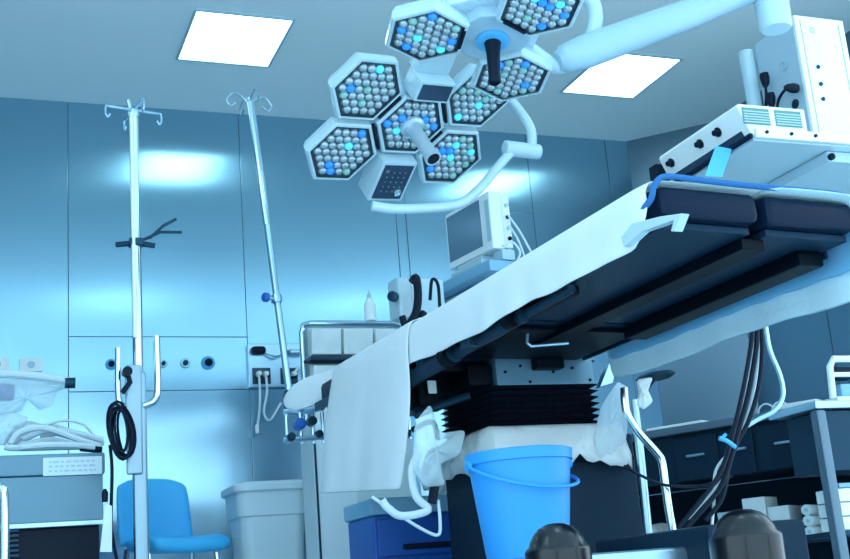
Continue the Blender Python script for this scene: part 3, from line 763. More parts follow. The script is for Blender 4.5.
b = B(); box(b, (XPp, YPp, zm), (.055, .055, .03), bev=.006); tube(b, [V((XPp, YPp, zm)), V((XPp - .075, YPp - .01, zm - .012))], .011, 8); tube(b, [V((XPp, YPp, zm)), V((XPp + .07, YPp - .01, zm - .012))], .011, 8)
tube(b, [V((XPp + .02, YPp, zm + .01)), V((XPp + .09, YPp - .02, zm + .04)), V((XPp + .17, YPp - .02, zm + .042))], .006, 8)
tube(b, [V((XPp + .05, YPp, zm + .02)), V((XPp + .10, YPp - .02, zm + .065)), V((XPp + .15, YPp - .02, zm + .095))], .006, 8)
obj('middle_clamp', b, 'steeld', pole)
b = B(); tube(b, [at(118, 348, YPp - .02), at(118, 392, YPp - .02), at(121, 404, YPp - .02), at(130, 408, YPp - .02)], .011, 12, True); obj('handle', b, 'chrome', pole)
b = B(); tube(b, [at(156.5, 336, YPp - .02), at(157.5, 388, YPp - .02), at(154, 401, YPp - .02), at(143, 406, YPp - .02)], .013, 12, True); obj('handle', b, 'chrome', pole)
b = B(); p = at(134, 419, YPp - .03); box(b, p, (.058, .016, .40), bev=.01); obj('mount_plate', b, 'polec', pole)
b = B(); p = at(127, 372, YPp - .06); lathe(b, [(.018, -.02), (.018, .02)], p, (0, 1, 0), 12); tube(b, [p, at(130, 382, YPp - .07), at(122, 393, YPp - .07)], .010, 8); obj('clamp_lever', b, 'black', pole)
# five-star base
b = B()
for k in range(5):
    a = math.radians(72 * k + 20); e_ = V((XPp + .28 * math.cos(a), YPp + .28 * math.sin(a), .085)); tube(b, [V((XPp, YPp, .12)), e_], .016, 10)
obj('base', b, 'steel', pole)
for k in range(5):
    a = math.radians(72 * k + 20); b = B(); c_ = V((XPp + .28 * math.cos(a), YPp + .28 * math.sin(a), .037)); tube(b, [c_ - V((.012, 0, 0)), c_ + V((.012, 0, 0))], .036, 14); tube(b, [c_, c_ + Z3 * .05], .01, 8); obj('caster', b, 'rubber', pole)
# cable coil on the pole
coil = thing('cable_coil', 'looped black cable hanging on the upright drip pole', 'cable', at(118, 430, YPp - .08))
b = B(); rnd = random.Random(2)
for k in range(9):
    pts = []; ox, oy = rnd.uniform(-3, 5), rnd.uniform(-3, 3); sx = rnd.uniform(6, 14); sy = rnd.uniform(23, 29)
    for j in range(21):
        a = 2 * math.pi * j / 20; pts.append(at(120 + ox + sx * math.cos(a) + 3 * math.sin(a), 431 + oy + sy * math.sin(a), YPp - .075 - .012 * k * .4))
    tube(b, pts, .005, 6)
obj('loops', b, 'black', coil)
b = B(); tube(b, [at(110, 445, YPp - .08), at(112, 470, YPp - .08), at(111, 520, YPp - .08), at(113, 540, YPp - .08), at(120, 575, YPp - .08)], .006, 8, True); obj('hanging_lead', b, 'black', coil)
b = B(); prism(b, [at(105, 503, YPp - .1), at(112, 506, YPp - .1), at(112, 552, YPp - .1), at(100, 552, YPp - .1)], V((0, .006, 0)), bev=.001)
o = obj('plug_cap', b, 'paper', coil, label='white wedge-shaped cap')
b = B(); lathe(b, [(.010, 0), (.012, .03), (.005, .045)], at(105, 502, YPp - .1), Z3, 10); obj('plug', b, 'black', coil)

# slanting pole at the table head
q0 = at(249, 98, 4.50); q1 = at(289, 392, 4.42); dq = (q1 - q0).normalized()
pole2 = thing('drip_pole', 'slender drip pole with curled hooks leaning beside the head of the table', 'drip pole', q1)
b = B(); tube(b, [q0, q0.lerp(q1, .45)], .011, 12); obj('upper_rod', b, 'chrome', pole2)
b = B(); tube(b, [q0.lerp(q1, .0) + V((.010, .012, 0)), q1 + dq * .05], .014, 12); obj('lower_tube', b, 'steel', pole2)
b = B()
for a in (10, 100, 190, 280):
    d_ = V((math.cos(math.radians(a)), math.sin(math.radians(a)), 0)); c_ = q0
    tube(b, [c_ - Z3 * .03, c_ + d_ * .03 + Z3 * .0, c_ + d_ * .07 + Z3 * .012, c_ + d_ * .10 - Z3 * .02, c_ + d_ * .085 - Z3 * .045, c_ + d_ * .06 - Z3 * .03], .0035, 6, True)
obj('curled_hooks', b, 'steel', pole2)
p = q0.lerp(q1, .70); b = B(); lathe(b, [(.022, -.014), (.022, .014)], p, dq, 14); tube(b, [p, p + V((-.04, -.02, 0))], .007, 8); cl = obj('height_clamp', b, 'steel', pole2)
b = B(); lathe(b, [(.010, 0), (.019, .008), (.019, .022), (.012, .028)], p + V((-.035, -.018, 0)), V((-.9, -.45, 0)), 14); obj('clamp_knob', b, 'royal', cl)
b = B(); box(b, q1 + dq * .03, (.05, .05, .07), bev=.008); obj('table_clamp', b, 'steeld', pole2)

# ================================================================== BACK WALL FITTINGS
def outlet(px, py, r, mt, label, cat='gas outlet'):
    p = at(px, py, YB - .005); t = thing('gas_outlet', label, cat, (p.x, YB - .004, p.z), 'gas outlets along the wall strip')
    b = B(); lathe(b, [(r * 1.25, 0), (r * 1.25, .008), (r * 1.05, .012)], (p.x, YB - .005, p.z), (0, -1, 0), 20); obj('collar', b, mt, t)
    b = B(); lathe(b, [(r * .7, .011), (r * .7, .028), (r * .45, .032), (r * .4, .024), (0, .024)], (p.x, YB - .005, p.z), (0, -1, 0), 16); obj('coupling', b, 'black' if mt != 'steel' else 'steeld', t)
outlet(111, 364.5, .024, 'label', 'small blue round gas outlet left of the drip pole on the steel wall')
outlet(163, 364, .018, 'steel', 'small dark round gas outlet just right of the drip pole handle')
outlet(185, 363.5, .022, 'steel', 'grey round gas outlet between the dark one and the large blue one')
outlet(208, 363, .031, 'label', 'largest blue round gas outlet on the steel wall strip')
def wallplate(px, label):
    p = at(px, 365, YB - .005); t = thing('wall_socket', label, 'wall socket', (p.x, YB - .004, p.z - .045))
    b = B(); box(b, (p.x, YB - .012, p.z), (.12, .012, .075), bev=.004); pl = obj('plate', b, 'white', t)
    b = B()
    lathe(b, [(.020, 0), (.020, .003)], (p.x, YB - .018, p.z), (0, -1, 0), 16); obj('socket', b, 'mark', pl)
wallplate(31, 'white socket plate on the wall above the bagged hoses')
wallplate(-3, 'white socket plate cut by the left edge of the view')
# service panel with plugs
sp0 = at(246, 345, YB); sp1 = at(318, 388, YB)
svc = thing('service_panel', 'wall service panel with dark sockets and white plugs behind the leaning pole', 'service panel', ((sp0.x + sp1.x) / 2, YB, sp1.z))
b = B(); bx(b, sp0.x, sp1.x, YB - .04, YB - .0045, sp1.z, sp0.z, bev=.006); pn = obj('housing', b, 'steel', svc)
for (a0, b0_, a1, b1_) in ((252, 368, 271, 384), (280, 368, 298, 384), (301, 368, 311, 384)):
    u0 = at(a0, b0_, YB - .04); u1 = at(a1, b1_, YB - .04); b = B(); bx(b, u0.x, u1.x, YB - .046, YB - .039, u1.z, u0.z, bev=.003); sk = obj('socket_block', b, 'panel', svc)
    if a0 != 301:
        for k in (.35, .75):
            b = B(); xx = u0.x + (u1.x - u0.x) * k; lathe(b, [(.018, 0), (.016, .03), (.008, .04)], (xx, YB - .046, (u0.z + u1.z) / 2), (0, -1, 0), 12); obj('socket', b, 'black', sk)
p = at(256, 351, YB - .04); b = B(); box(b, (p.x + .01, YB - .06, p.z), (.085, .05, .045), bev=.018); obj('hand_switch', b, 'black', svc)
b = B(); tube(b, [at(264, 352, YB - .06), at(275, 356, YB - .08), at(285, 352, YB - .08), at(292, 350, YB - .06)], .007, 8, True); tube(b, [at(291, 352, YB - .07), at(299, 352, YB - .09), at(306, 351, YB - .07)], .014, 10); obj('hose_fitting', b, 'steel', svc)
for pts, lb in (([(259, 374), (260, 395), (259, 415), (257, 428)], 'white plug cord hanging straight from the left wall socket'),
                ([(266, 374), (267, 392), (264, 412), (270, 420), (281, 403)], 'white plug cord looping right from the left wall socket'),
                ([(294, 374), (300, 366), (308, 372), (311, 388), (312, 400)], 'white plug cord arching from the middle wall socket')):
    t = thing('white_power_lead', lb, 'cord', at(*pts[0], YB - .08))
    b = B(); tube(b, [at(x, y, YB - .085) for x, y in pts], .007, 8, True); obj('cable', b, 'hose', t)
    b = B(); p = at(*pts[0], YB - .07); lathe(b, [(.016, -.02), (.018, .0), (.012, .028)], p, (0, -1, 0), 12); obj('plug', b, 'white', t)
    if pts[0][0] == 259:
        b = B(); p = at(257, 429, YB - .085); box(b, p, (.02, .02, .05), bev=.005); obj('end_plug', b, 'white', t)

# ================================================================== PLASTIC STACK RACK + BOTTLE + BIN + CHAIR
YK2 = 5.75
r0 = at(301, 323, YK2); r1 = at(402, 323, YK2); zr = r0.z
rack = thing('pocket_rack', 'chrome framed rack of frosted storage pockets behind the table head', 'rack', ((r0.x + r1.x) / 2, YK2, 0))
b = B(); tube(b, [V((r0.x, YK2, .05)), V((r0.x, YK2, zr - .05)), V((r0.x + .012, YK2, zr - .012)), V((r0.x + .05, YK2, zr)), V((r1.x - .05, YK2, zr)), V((r1.x - .012, YK2, zr - .012)), V((r1.x, YK2, zr - .05)), V((r1.x, YK2, .05))], .014, 10); obj('frame', b, 'chrome', rack)
b = B(); bx(b, r0.x, r1.x, YK2 + .02, YK2 + .03, .5, zr - .01); obj('back_plate', b, 'device', rack)
for row_ in range(3):
    for k in range(3):
        z1_ = zr - .03 - row_ * .19; xw = (r1.x - r0.x - .04) / 3; xa_ = r0.x + .02 + k * xw
        b = B(); prism(b, [V((xa_ + .006, YK2 - .01, z1_ - .16)), V((xa_ + .006, YK2 - .075, z1_ - .15)), V((xa_ + .006, YK2 - .095, z1_ - .02)), V((xa_ + .006, YK2 - .01, z1_))], V((xw - .012, 0, 0)), bev=.006)
        pk_ = obj('pocket', b, 'bin2', rack)
    b = B(); bx(b, r0.x + .01, r1.x - .01, YK2 - .10, YK2 - .0, z1_ - .182, z1_ - .166); obj('ledge', b, 'steeld', rack)
b = B(); bx(b, r0.x + .01, r1.x - .01, YK2 - .10, YK2 + .03, .06, zr - .62, bev=.006); obj('lower_panel', b, 'bin', rack)
# post left of the rack with dark holder
b = B(); p = at(297, 322, YK2 - .05); bx(b, p.x - .05, p.x + .045, YK2 - .06, YK2, .30, at(297, 340, YK2).z, bev=.01)
o = center_origin(obj('wall_cabinet', b, 'device')); o.location.z = 0
for v in o.data.vertices: v.co.z += 0
bpy.data.objects.remove(o)
bt = at(372, 322, YK2 - .02); bz = zr + .014
t = thing('spray_bottle', 'small white bottle with a nozzle on top of the pocket rack', 'bottle', (bt.x, YK2, bz))
b = B(); lathe(b, [(.028, 0), (.031, .006), (.031, .085), (.022, .105), (.011, .118), (.011, .125)], (bt.x, YK2, bz), Z3, 18); obj('body', b, 'white', t)
b = B(); lathe(b, [(.013, .124), (.013, .14), (.005, .146), (.004, .17)], (bt.x, YK2, bz), Z3, 12); obj('nozzle', b, 'device', t)

c_ = at(265.5, 487, 5.15); bw = .315
t = thing('waste_bin', 'grey plastic waste bin with a rolled rim below the wall service panel', 'bin', (c_.x, 5.15, 0))
b = B(); zr_ = c_.z + .005
rings = [rrect((c_.x, 5.15, z_), (w_, w_ * .95), .05, 5) for z_, w_ in ((.0, .22), (zr_ - .14, .285), (zr_ - .135, .305), (zr_ - .02, .315), (zr_ - .02, .27), (.02, .20))]
loft(b, rings); obj('body', b, 'bin', t)
b = B(); rings = [rrect((c_.x, 5.15, z_), (w_, w_ * .95), .055, 5) for z_, w_ in ((zr_ - .035, .338), (zr_ - .03, .348), (zr_ - .008, .348), (zr_, .33), (zr_ + .008, .29), (zr_ + .004, .20))]
loft(b, rings); obj('lid', b, 'bin', t)

# blue plastic chair
t_ = at(153, 477, 5.45)
chair = thing('plastic_chair', 'bright blue plastic chair behind the upright drip pole', 'chair', (t_.x, 5.3, 0))
rot = Matrix.Rotation(math.radians(14), 3, 'Z'); cax = tuple(rot @ v for v in (X3, Y3, Z3))
def ch(x, y, z): return V((t_.x, 5.45, 0)) + cax[0] * x + cax[1] * y + Z3 * z
zt2 = t_.z
rows = []
for i in range(9):
    v = i / 8; rows.append([ch((-.175 + .35 * j / 8) * (1 - .10 * v ** 4 - (.06 if v == 1 else 0)), -.03 - .03 * math.sin(math.pi * j / 8) * -1 + .05 * v, .50 + (zt2 - .50) * v - (.03 * (abs(j - 4) / 4) ** 4 if v == 1 else 0)) for j in range(9)])
b = B(); grid(b, rows); obj('backrest', b, 'chair', chair, solid=.022, subsurf=1, ang=80)
rows = [[ch(-.15 + .36 * j / 8, -.02 - .34 * i / 6, .50 - .012 * math.sin(math.pi * j / 8) - (.03 if i == 6 else 0) + (.015 if i == 0 else 0)) for j in range(9)] for i in range(7)]
b = B(); grid(b, rows); obj('seat', b, 'chair', chair, solid=.060, subsurf=1, ang=80)
for sx in (-1, 1):
    for (y0_, y1_) in ((-.06, .02), (-.30, -.36)):
        b = B(); tube(b, [ch(sx * .15, y0_, .49), ch(sx * .19, y1_, .0)], .012, 10); obj('leg', b, 'chrome', chair)

# ================================================================== LEFT CABINET WITH HOSES
YL = 4.62
k0 = at(105, 452, YL); zk = k0.z; kx1 = k0.x; kx0 = -.32
cab = thing('warming_cabinet', 'blue-grey steel cabinet under the pile of white hoses at the left edge', 'cabinet', ((kx0 + kx1) / 2, YL + .25, 0))
z1c = at(60, 475, YL).z; z2c = at(60, 525, YL).z
b = B(); bx(b, kx0, kx1, YL, YL + .5, z1c, zk, bev=.008); hdp = obj('head_unit', b, 'cab', cab)
b = B(); u0 = at(43, 458, YL); u1 = at(102, 474, YL); bx(b, u0.x, u1.x, YL - .004, YL + .004, u1.z, u0.z, bev=.001); lb_ = obj('label_panel', b, 'paper', hdp)
b = B(); rnd = random.Random(8)
for r_ in range(3):
    x = u0.x + .02
    while x < u1.x - .03:
        w_ = rnd.uniform(.008, .022); zz = u1.z + (u0.z - u1.z) * (.25 + .25 * r_); bx(b, x, x + w_, YL - .006, YL - .0035, zz - .003, zz + .003); x += w_ + rnd.uniform(.004, .010)
obj('printed_marks', b, 'mark', lb_)
b = B(); bx(b, kx0 + .01, kx1 - .008, YL + .004, YL + .49, z2c + .012, z1c - .002, bev=.004); dr_ = obj('door', b, 'cab', cab)
b = B(); bx(b, kx0, kx1, YL - .006, YL + .5, z2c - .006, z2c + .012, bev=.003); obj('lower_trim', b, 'steel', cab)
b = B(); bx(b, kx0 + .02, kx1 - .02, YL + .03, YL + .48, .08, z2c - .007, bev=.004); lo = obj('lower_body', b, 'black', cab)
b = B()
for k in range(6): p = at(10, 532 + 5 * k, YL + .02); bx(b, kx0 + .04, p.x + .03, YL + .016, YL + .031, p.z, p.z + .008)
obj('vent_slats', b, 'steeld', lo)
for sx in (kx0 + .05, kx1 - .05):
    for yy in (YL + .08, YL + .44):
        b = B(); tube(b, [V((sx - .015, yy, .04)), V((sx + .015, yy, .04))], .039, 14); tube(b, [V((sx, yy, .04)), V((sx, yy, .09))], .012, 8); obj('caster', b, 'rubber', cab)
# hoses
rnd = random.Random(12)
hp_ = ['longest white hose at the bottom of the pile on the left cabinet', 'white hose looping over the left of the pile on the cabinet', 'white hose in the middle of the pile on the cabinet',
       'white hose at the top right of the pile on the cabinet', 'white hose with its bend at the upper left of the pile', 'white hose lying frontmost on the pile on the cabinet', 'thin white tube arching over the pile of hoses']
hp_ += ['white hose rising highest in the middle of the pile', 'white hose slanting across the right half of the pile', 'white hose curling behind the left end of the pile']
sets = [[(5, 450), (14, 452), (60, 451), (100, 450)], [(10, 448), (20, 432), (45, 428), (80, 440), (100, 446)], [(18, 446), (50, 440), (78, 446), (92, 449)],
        [(22, 440), (48, 430), (78, 434), (103, 440)], [(8, 452), (14, 436), (28, 427), (60, 432), (101, 444)], [(20, 451), (45, 445), (72, 449), (95, 451)], [(38, 428), (62, 421), (82, 424), (95, 436)], [(12, 446), (30, 430), (52, 427), (74, 433), (100, 441)], [(40, 436), (64, 433), (86, 440), (104, 443)], [(6, 446), (16, 430), (30, 424), (48, 430), (70, 437)]]
for k, (pts, lb) in enumerate(zip(sets, hp_)):
    Yh = YL + .10 + .045 * k if k != 5 else YL + .05
    b = B(); tube(b, [at(x, y - (0 if y < 448 else 4), Yh) for x, y in pts], (.005 if k == 6 else .0125), 8, True)
    o = center_origin(obj('hose', b, 'hose')); tag(o, lb, 'hose', 'white hoses piled on the left cabinet')
b = B(); tube(b, [at(80, 448, YL + .06), at(102, 450, YL + .06)], .013, 8)
o = center_origin(obj('hose_connector', b, 'black')); tag(o, 'black connector at the right end of the hose pile', 'connector')
# bagged equipment on a wire arm above the hoses
arm = thing('bagged_support_bar', 'pale support arm in plastic film reaching in from the left above the hoses', 'support arm', at(0, 378, YL + .3))
b = B(); tube(b, [at(-60, 372, YL + .35), at(10, 374, YL + .33), at(45, 377, YL + .32), at(72, 382, YL + .30)], .016, 10, True); obj('arm', b, 'hose', arm)
b = B(); lathe(b, [(.022, -.02), (.022, .02)], at(70, 383, YL + .30), (1, 0, 0), 12); obj('clip', b, 'steeld', arm)
b = B(); tube(b, [at(-40, 380, YL + .35), at(20, 384, YL + .33), at(60, 387, YL + .32)], .006, 8, True); obj('tube', b, 'hose', arm)
b = B(); tube(b, [V((-.30, YL + .38, zk)), at(-60, 372, YL + .35)], .015, 10); obj('post', b, 'steel', arm)
film('plastic_bag', dense([(-30, 376), (10, 376), (50, 380), (72, 386), (58, 392), (56, 405), (40, 412), (28, 398), (22, 412), (0, 418), (-30, 415)]), YL + .34, .05, 'clear bag hanging from the pale arm at the left edge', seed=9)
film('plastic_bag', dense([(-20, 420), (10, 410), (30, 416), (24, 430), (8, 446), (-20, 448)]), YL + .24, .05, 'lower clear bag slumped on the left of the hose pile', seed=10)
b = B(); box(b, at(0, 392, YL + .36), (.11, .05, .07), bev=.015); o = center_origin(obj('blue_pouch', b, 'royal')); tag(o, 'dark blue pouch inside the clear bag at the left edge', 'pouch')
# chrome push rail in the lower left corner
b = B(); tube(b, [at(-22, 484, 3.9), at(-8, 484, 3.9), at(0, 489, 3.9), at(4.5, 500, 3.9), V((at(5, 540, 3.9).x, 3.9, .25)), V((at(5, 540, 3.9).x, 3.9, .002))], .014, 12, True)
tube(b, [at(-22, 484, 3.9), V((at(-22, 484, 3.9).x, 3.9, .002))], .014, 12)
o = center_origin(obj('chrome_rail', b, 'chrome')); tag(o, 'bent chrome tube rail in the lower left corner', 'rail')

# ================================================================== BLUE DRAWER CART beneath the flap
YD = 4.05
d0 = at(371, 494, YD); d1 = at(446, 488, YD); zd = at(400, 497, YD).z
cart = thing('drawer_cart', 'royal blue drawer cart with a pale top beneath the hanging cloth flap', 'cart', ((d0.x + d1.x) / 2, YD + .2, 0))
b = B(); bx(b, d0.x, d1.x + .12, YD, YD + .30, .10, zd - .06, bev=.008); obj('body', b, 'royal', cart)
b = B(); bx(b, d0.x - .012, d1.x + .13, YD - .012, YD + .31, zd - .06, zd, bev=.01); obj('worktop', b, 'paleb', cart)
zz = zd - .075
for k in range(2):
    h_ = .13; b = B(); bx(b, d0.x + .012, d1.x + .105, YD - .012, YD + .0, zz - h_, zz, bev=.004); dw = obj('drawer', b, 'royal', cart)
    b = B(); bx(b, d0.x + .10, d1.x - .0, YD - .026, YD - .012, zz - h_ + .02, zz - h_ + .04, bev=.005); obj('handle', b, 'black', dw); zz -= h_ + .01
for sx in (d0.x + .05, d1.x + .07):
    for yy in (YD + .06, YD + .24):
        b = B(); tube(b, [V((sx - .015, yy, .045)), V((sx + .015, yy, .045))], .044, 14); tube(b, [V((sx, yy, .04)), V((sx, yy, .11))], .012, 8); obj('caster', b, 'rubber', cart)
b = B(); box(b, at(352, 494, YD + .05) + Z3 * 0, (.06, .06, .01), bev=.003); 
b.free()
# pale panel of a tall stand between bin and cart
g0 = at(312, 440, 4.75); g1 = at(345, 440, 4.75)
st = thing('monitor_trolley', 'pale tall trolley side standing between the waste bin and blue cart', 'trolley', ((g0.x + g1.x) / 2, 4.9, 0))
b = B(); bx(b, g0.x, g1.x + .04, 4.75, 4.94, .09, at(330, 420, 4.75).z, bev=.01); obj('body', b, 'bin', st)
b = B(); bx(b, g0.x + .006, g0.x + .014, 4.745, 4.752, .10, at(330, 422, 4.75).z); obj('door_seam', b, 'steeld', st)
for sx in (g0.x + .04, g1.x + .04):
    b = B(); tube(b, [V((sx - .012, 4.82, .045)), V((sx + .012, 4.82, .045))], .044, 14); tube(b, [V((sx - .012, 4.90, .045)), V((sx + .012, 4.90, .045))], .044, 14); obj('caster', b, 'rubber', st)

# hoses near the table column
for pts, r_, mt, lb in (([(420, 450), (412, 470), (416, 496), (428, 510), (402, 516), (388, 508), (382, 500)], .012, 'hose', 'thick white suction hose curling below the cloth flap'),
                    ([(372, 497), (395, 512), (420, 528), (438, 535), (440, 520), (438, 500)], .005, 'hose', 'thin white tube crossing the front of the blue cart'),
                    ([(436, 478), (434, 490), (432, 503)], .014, 'black', 'black hose grip hanging left of the table column')):
    b = B(); tube(b, [at(x, y, 3.35) for x, y in pts], r_, 10, True); o = center_origin(obj('hose', b, mt)); tag(o, lb, 'hose')

# ================================================================== ANAESTHESIA STACK behind the table (monitor etc.)
sd = V((-.17, .985, 0)).normalized(); sn = V((-sd.y, sd.x, 0))     # screen runs along sd, faces sn
mo = at(490, 214, 4.50)
hh = .252; ww = .37
zc_ = (at(487, 190, 4.50).z + at(489, 248, 4.50).z) / 2; hh = at(487, 186, 4.50).z - at(489, 244, 4.50).z
mon = thing('patient_monitor', 'pale patient monitor with a dark screen and knobbed side module behind the table', 'monitor', (mo.x, 4.6, zc_ - hh / 2 - .03))
mc = V((mo.x, 4.5, zc_)) + sd * ww / 2
b = B(); box(b, mc - sn * .035, (ww, .07, hh), (sd, sn, Z3), bev=.012); bd = obj('body', b, 'white', mon)
b = B(); box(b, mc + sn * .001 + sd * .028 + Z3 * .006, (ww * .74, .004, hh * .80), (sd, sn, Z3), bev=.001); obj('screen', b, 'screen', bd)
b = B(); box(b, mc + sn * .001 - sd * .165, (.03, .003, hh * .7), (sd, sn, Z3), bev=.001); obj('key_strip', b, 'device', bd)
e0 = V((mo.x, 4.5, zc_)) - sn * .085
b = B(); box(b, e0 + sd * .16 - sn * .01, (.30, .045, hh * .92), (sd, sn, Z3), bev=.008); md = obj('side_module', b, 'white', bd)
for k, dz in enumerate((.075, .02, -.03, -.08)):
    b = B(); lathe(b, [(.009, 0), (.009, .008), (.006, .010)], e0 + sd * .008 - sn * .012 + Z3 * dz, -sd, 12); obj('knob', b, 'black' if k % 2 else 'steel', md)
b = B(); box(b, V((mo.x, 4.5, zc_ - hh / 2 - .012)) + sd * .2 - sn * .04, (.20, .08, .022), (sd, sn, Z3), bev=.006); box(b, V((mo.x, 4.5, zc_ - hh / 2 - .04)) + sd * .2 - sn * .06, (.26, .16, .03), (sd, sn, Z3), bev=.01); obj('stand', b, 'lampw', mon)
# machine body with shelf
sh = at(490, 272, 4.42); zsf = zc_ - hh / 2 - .056
mach = thing('anaesthesia_machine', 'anaesthesia machine with a pale blue shelf carrying the patient monitor', 'medical machine', (sh.x + .05, 4.75, 0))
ctr = V((mo.x + .10, 4.80, 0))
b = B(); box(b, V((ctr.x, ctr.y, zsf - .030)), (.62, .40, .055), (sd, sn, Z3), bev=.012); obj('shelf', b, 'paleb', mach)
b = B(); box(b, V((ctr.x + .02, ctr.y + .02, (zsf - .06 + .12) / 2)), (.50, .32, zsf - .18), (sd, sn, Z3), bev=.012); obj('body', b, 'device', mach)
for k in (-1, 1):
    b = B(); box(b, V((ctr.x, ctr.y, .06)) + sd * .2 * k, (.10, .34, .115), (sd, sn, Z3), bev=.02); obj('foot', b, 'steeld', mach)
for (px, py, Yd, sz, mt, lb, nm, ct) in ((505, 262, 4.52, (.07, .07, .05), 'device', 'small pale box beside the monitor stand nearest the cloth', 'junction_box', 'device'),
                           ):
    p = at(px, py, Yd); b = B(); box(b, V((p.x, p.y, zsf + .026)), sz, (sd, sn, Z3), bev=.008); o = center_origin(obj(nm, b, mt)); tag(o, lb, ct)
cordpts = [[(508, 215), (520, 232), (530, 250), (538, 262)], [(509, 225), (518, 240), (524, 256), (526, 268)], [(503, 246), (512, 242), (520, 252), (516, 264)]]
for k, pts in enumerate(cordpts):
    b = B(); tube(b, [at(x, y, 4.50 - .02 * k) for x, y in pts], .005, 8, True); o = center_origin(obj('monitor_cable', b, 'hose'))
    tag(o, ['outermost thin white cable hanging right of the monitor', 'inner thin white cable hanging right of the monitor', 'short looped white cable at the foot of the monitor'][k], 'cable')
# grey pump body with black hoses left of the machine
pm = thing('infusion_pump', 'grey boxy pump wound with black hoses left of the pale blue shelf', 'pump', at(415, 330, 4.55))
b = B(); p = at(420, 301, 4.62); box(b, p, (.17, .14, .17), (sd.cross(Z3), sd, Z3), bev=.012); obj('body', b, 'device', pm)
b = B(); p = at(400, 300, 4.52); box(b, p, (.07, .10, .18), (sd.cross(Z3), sd, Z3), bev=.02); obj('head', b, 'lampw', pm)
b = B(); lathe(b, [(.022, 0), (.022, .02), (.014, .024)], at(394, 297, 4.46), (-.7, -.7, 0), 16); obj('dial', b, 'steeld', pm)
for pts, r_ in (([(412, 282), (416, 278), (418, 295), (416, 312), (409, 325)], .017), ([(430, 300), (432, 280), (438, 285), (440, 312)], .007), ([(402, 316), (406, 326), (418, 322), (424, 312)], .014)):
    b = B(); tube(b, [at(x, y, 4.40) for x, y in pts], r_, 10, True); obj('hose', b, 'black', pm)
b = B(); p = at(415, 326, 4.6); bx(b, p.x - .03, p.x + .03, 4.6, 4.66, .06, p.z + .03); bx(b, p.x - .16, p.x + .16, 4.56, 4.70, .0, .06, bev=.01); obj('stand', b, 'steel', pm)

# ================================================================== RIGHT: COUNTER, SHELVES
q0_ = V((2.86, 5.36, 0)); q1_ = V((3.50, 4.28, 0)); cd = (q1_ - q0_).normalized(); cn = V((-cd.y, cd.x, 0))
if cn.dot(CP - q0_) < 0: cn = -cn          # towards the viewer
def oc(x, y, off=0.0): return onp(x, y, q0_ + cn * off, cn)
ztc = oc(720, 420).z; Lc = (q1_ - q0_).length
cnt = thing('counter', 'dark steel counter with drawers at the right behind the hanging cables', 'counter', (q0_ + q1_) / 2 - cn * .3)
mid = (q0_ + q1_) / 2
b = B(); box(b, mid - cn * .27 + Z3 * (ztc - .018), (Lc + .5, .60, .036), (cd, -cn, Z3), bev=.006); obj('worktop', b, 'cartm', cnt)
zdr0 = oc(790, 468).z; zdr1 = oc(790, 424).z
b = B(); box(b, mid - cn * .29 + Z3 * ((ztc - .037 + zdr0) / 2), (Lc + .46, .54, ztc - .037 - zdr0), (cd, -cn, Z3), bev=.004); obj('drawer_body', b, 'cabd', cnt)
for (xa_, xb_) in ((672, 716), (720, 752), (757, 812)):
    a = oc(xa_, 440); c_ = oc(xb_, 440); mm_ = (a + c_) / 2; ln_ = (Vector_len := (V((c_.x - a.x, c_.y - a.y, 0))).length)
    b = B(); box(b, V((mm_.x, mm_.y, (zdr0 + ztc - .05) / 2)) - cn * .012, (ln_, .016, ztc - .05 - zdr0 - .01), (cd, -cn, Z3), bev=.003); dw = obj('drawer', b, 'cabd', cnt)
    b = B(); box(b, V((mm_.x, mm_.y, (zdr0 + ztc - .05) / 2 + .01)) + cn * .006, (.09, .016, .012), (cd, -cn, Z3), bev=.003); obj('handle', b, 'steel', dw)
zsh = oc(780, 540).z
for s_ in (-1, 1):
    b = B(); box(b, mid + cd * s_ * (Lc / 2 + .19) - cn * .29 + Z3 * (zdr0 / 2), (.03, .50, zdr0 - .002), (cd, -cn, Z3), bev=.003); obj('side_panel', b, 'cabd', cnt)
b = B(); box(b, mid - cn * .29 + Z3 * (zsh - .012), (Lc + .34, .50, .022), (cd, -cn, Z3), bev=.003); obj('lower_shelf', b, 'steeld', cnt)
b = B(); box(b, mid - cn * .545 + Z3 * ((zdr0 + .02) / 2), (Lc + .34, .01, zdr0 - .03), (cd, -cn, Z3)); obj('back_panel', b, 'cabd', cnt)
def onshelf(px, wid, hei, dep, back=.14, stack=0.0):
    p = oc(px, 535); return V((p.x, p.y, 0)) - cn * back + Z3 * (zsh + stack + hei / 2)
items = [(724, .10, .15, 'device', 'pale carton leftmost on the shelf under the counter'), (752, .11, .20, 'white', 'tall pale carton behind the black caster cover on the lower shelf'),
         (776, .10, .15, 'white', 'wide pale carton in the middle of the lower shelf')]
for px, w_, h_, mt, lb in items:
    b = B(); c_ = onshelf(px, w_, h_, .15); box(b, c_, (w_, .15, h_), (cd, -cn, Z3), bev=.004); bo = center_origin(obj('carton', b, mt)); tag(bo, lb, 'carton', 'cartons on the lower shelf')
    bo.location.z = zsh + .0
# rolls stacked
zr0 = zsh
for k in range(3):
    p = oc(806, 520 - 0); c_ = V((p.x, p.y, 0)) - cn * .05; b = B(); rr_ = .0235
    c_.z = zsh + rr_ + k * rr_ * 2
    t = thing('paper_roll', ['bottom roll of the three stacked white paper rolls', 'middle roll of the three stacked white paper rolls', 'top roll of the three stacked white paper rolls'][k], 'paper roll', c_ - Z3 * rr_, 'white rolls beside the cart post')
    tube(b, [c_ + cn * .03, c_ - cn * .10], rr_, 18); obj('paper', b, 'paper', t)
    b = B(); tube(b, [c_ + cn * .0315, c_ + cn * .029], .008, 12); obj('core', b, 'device', t)
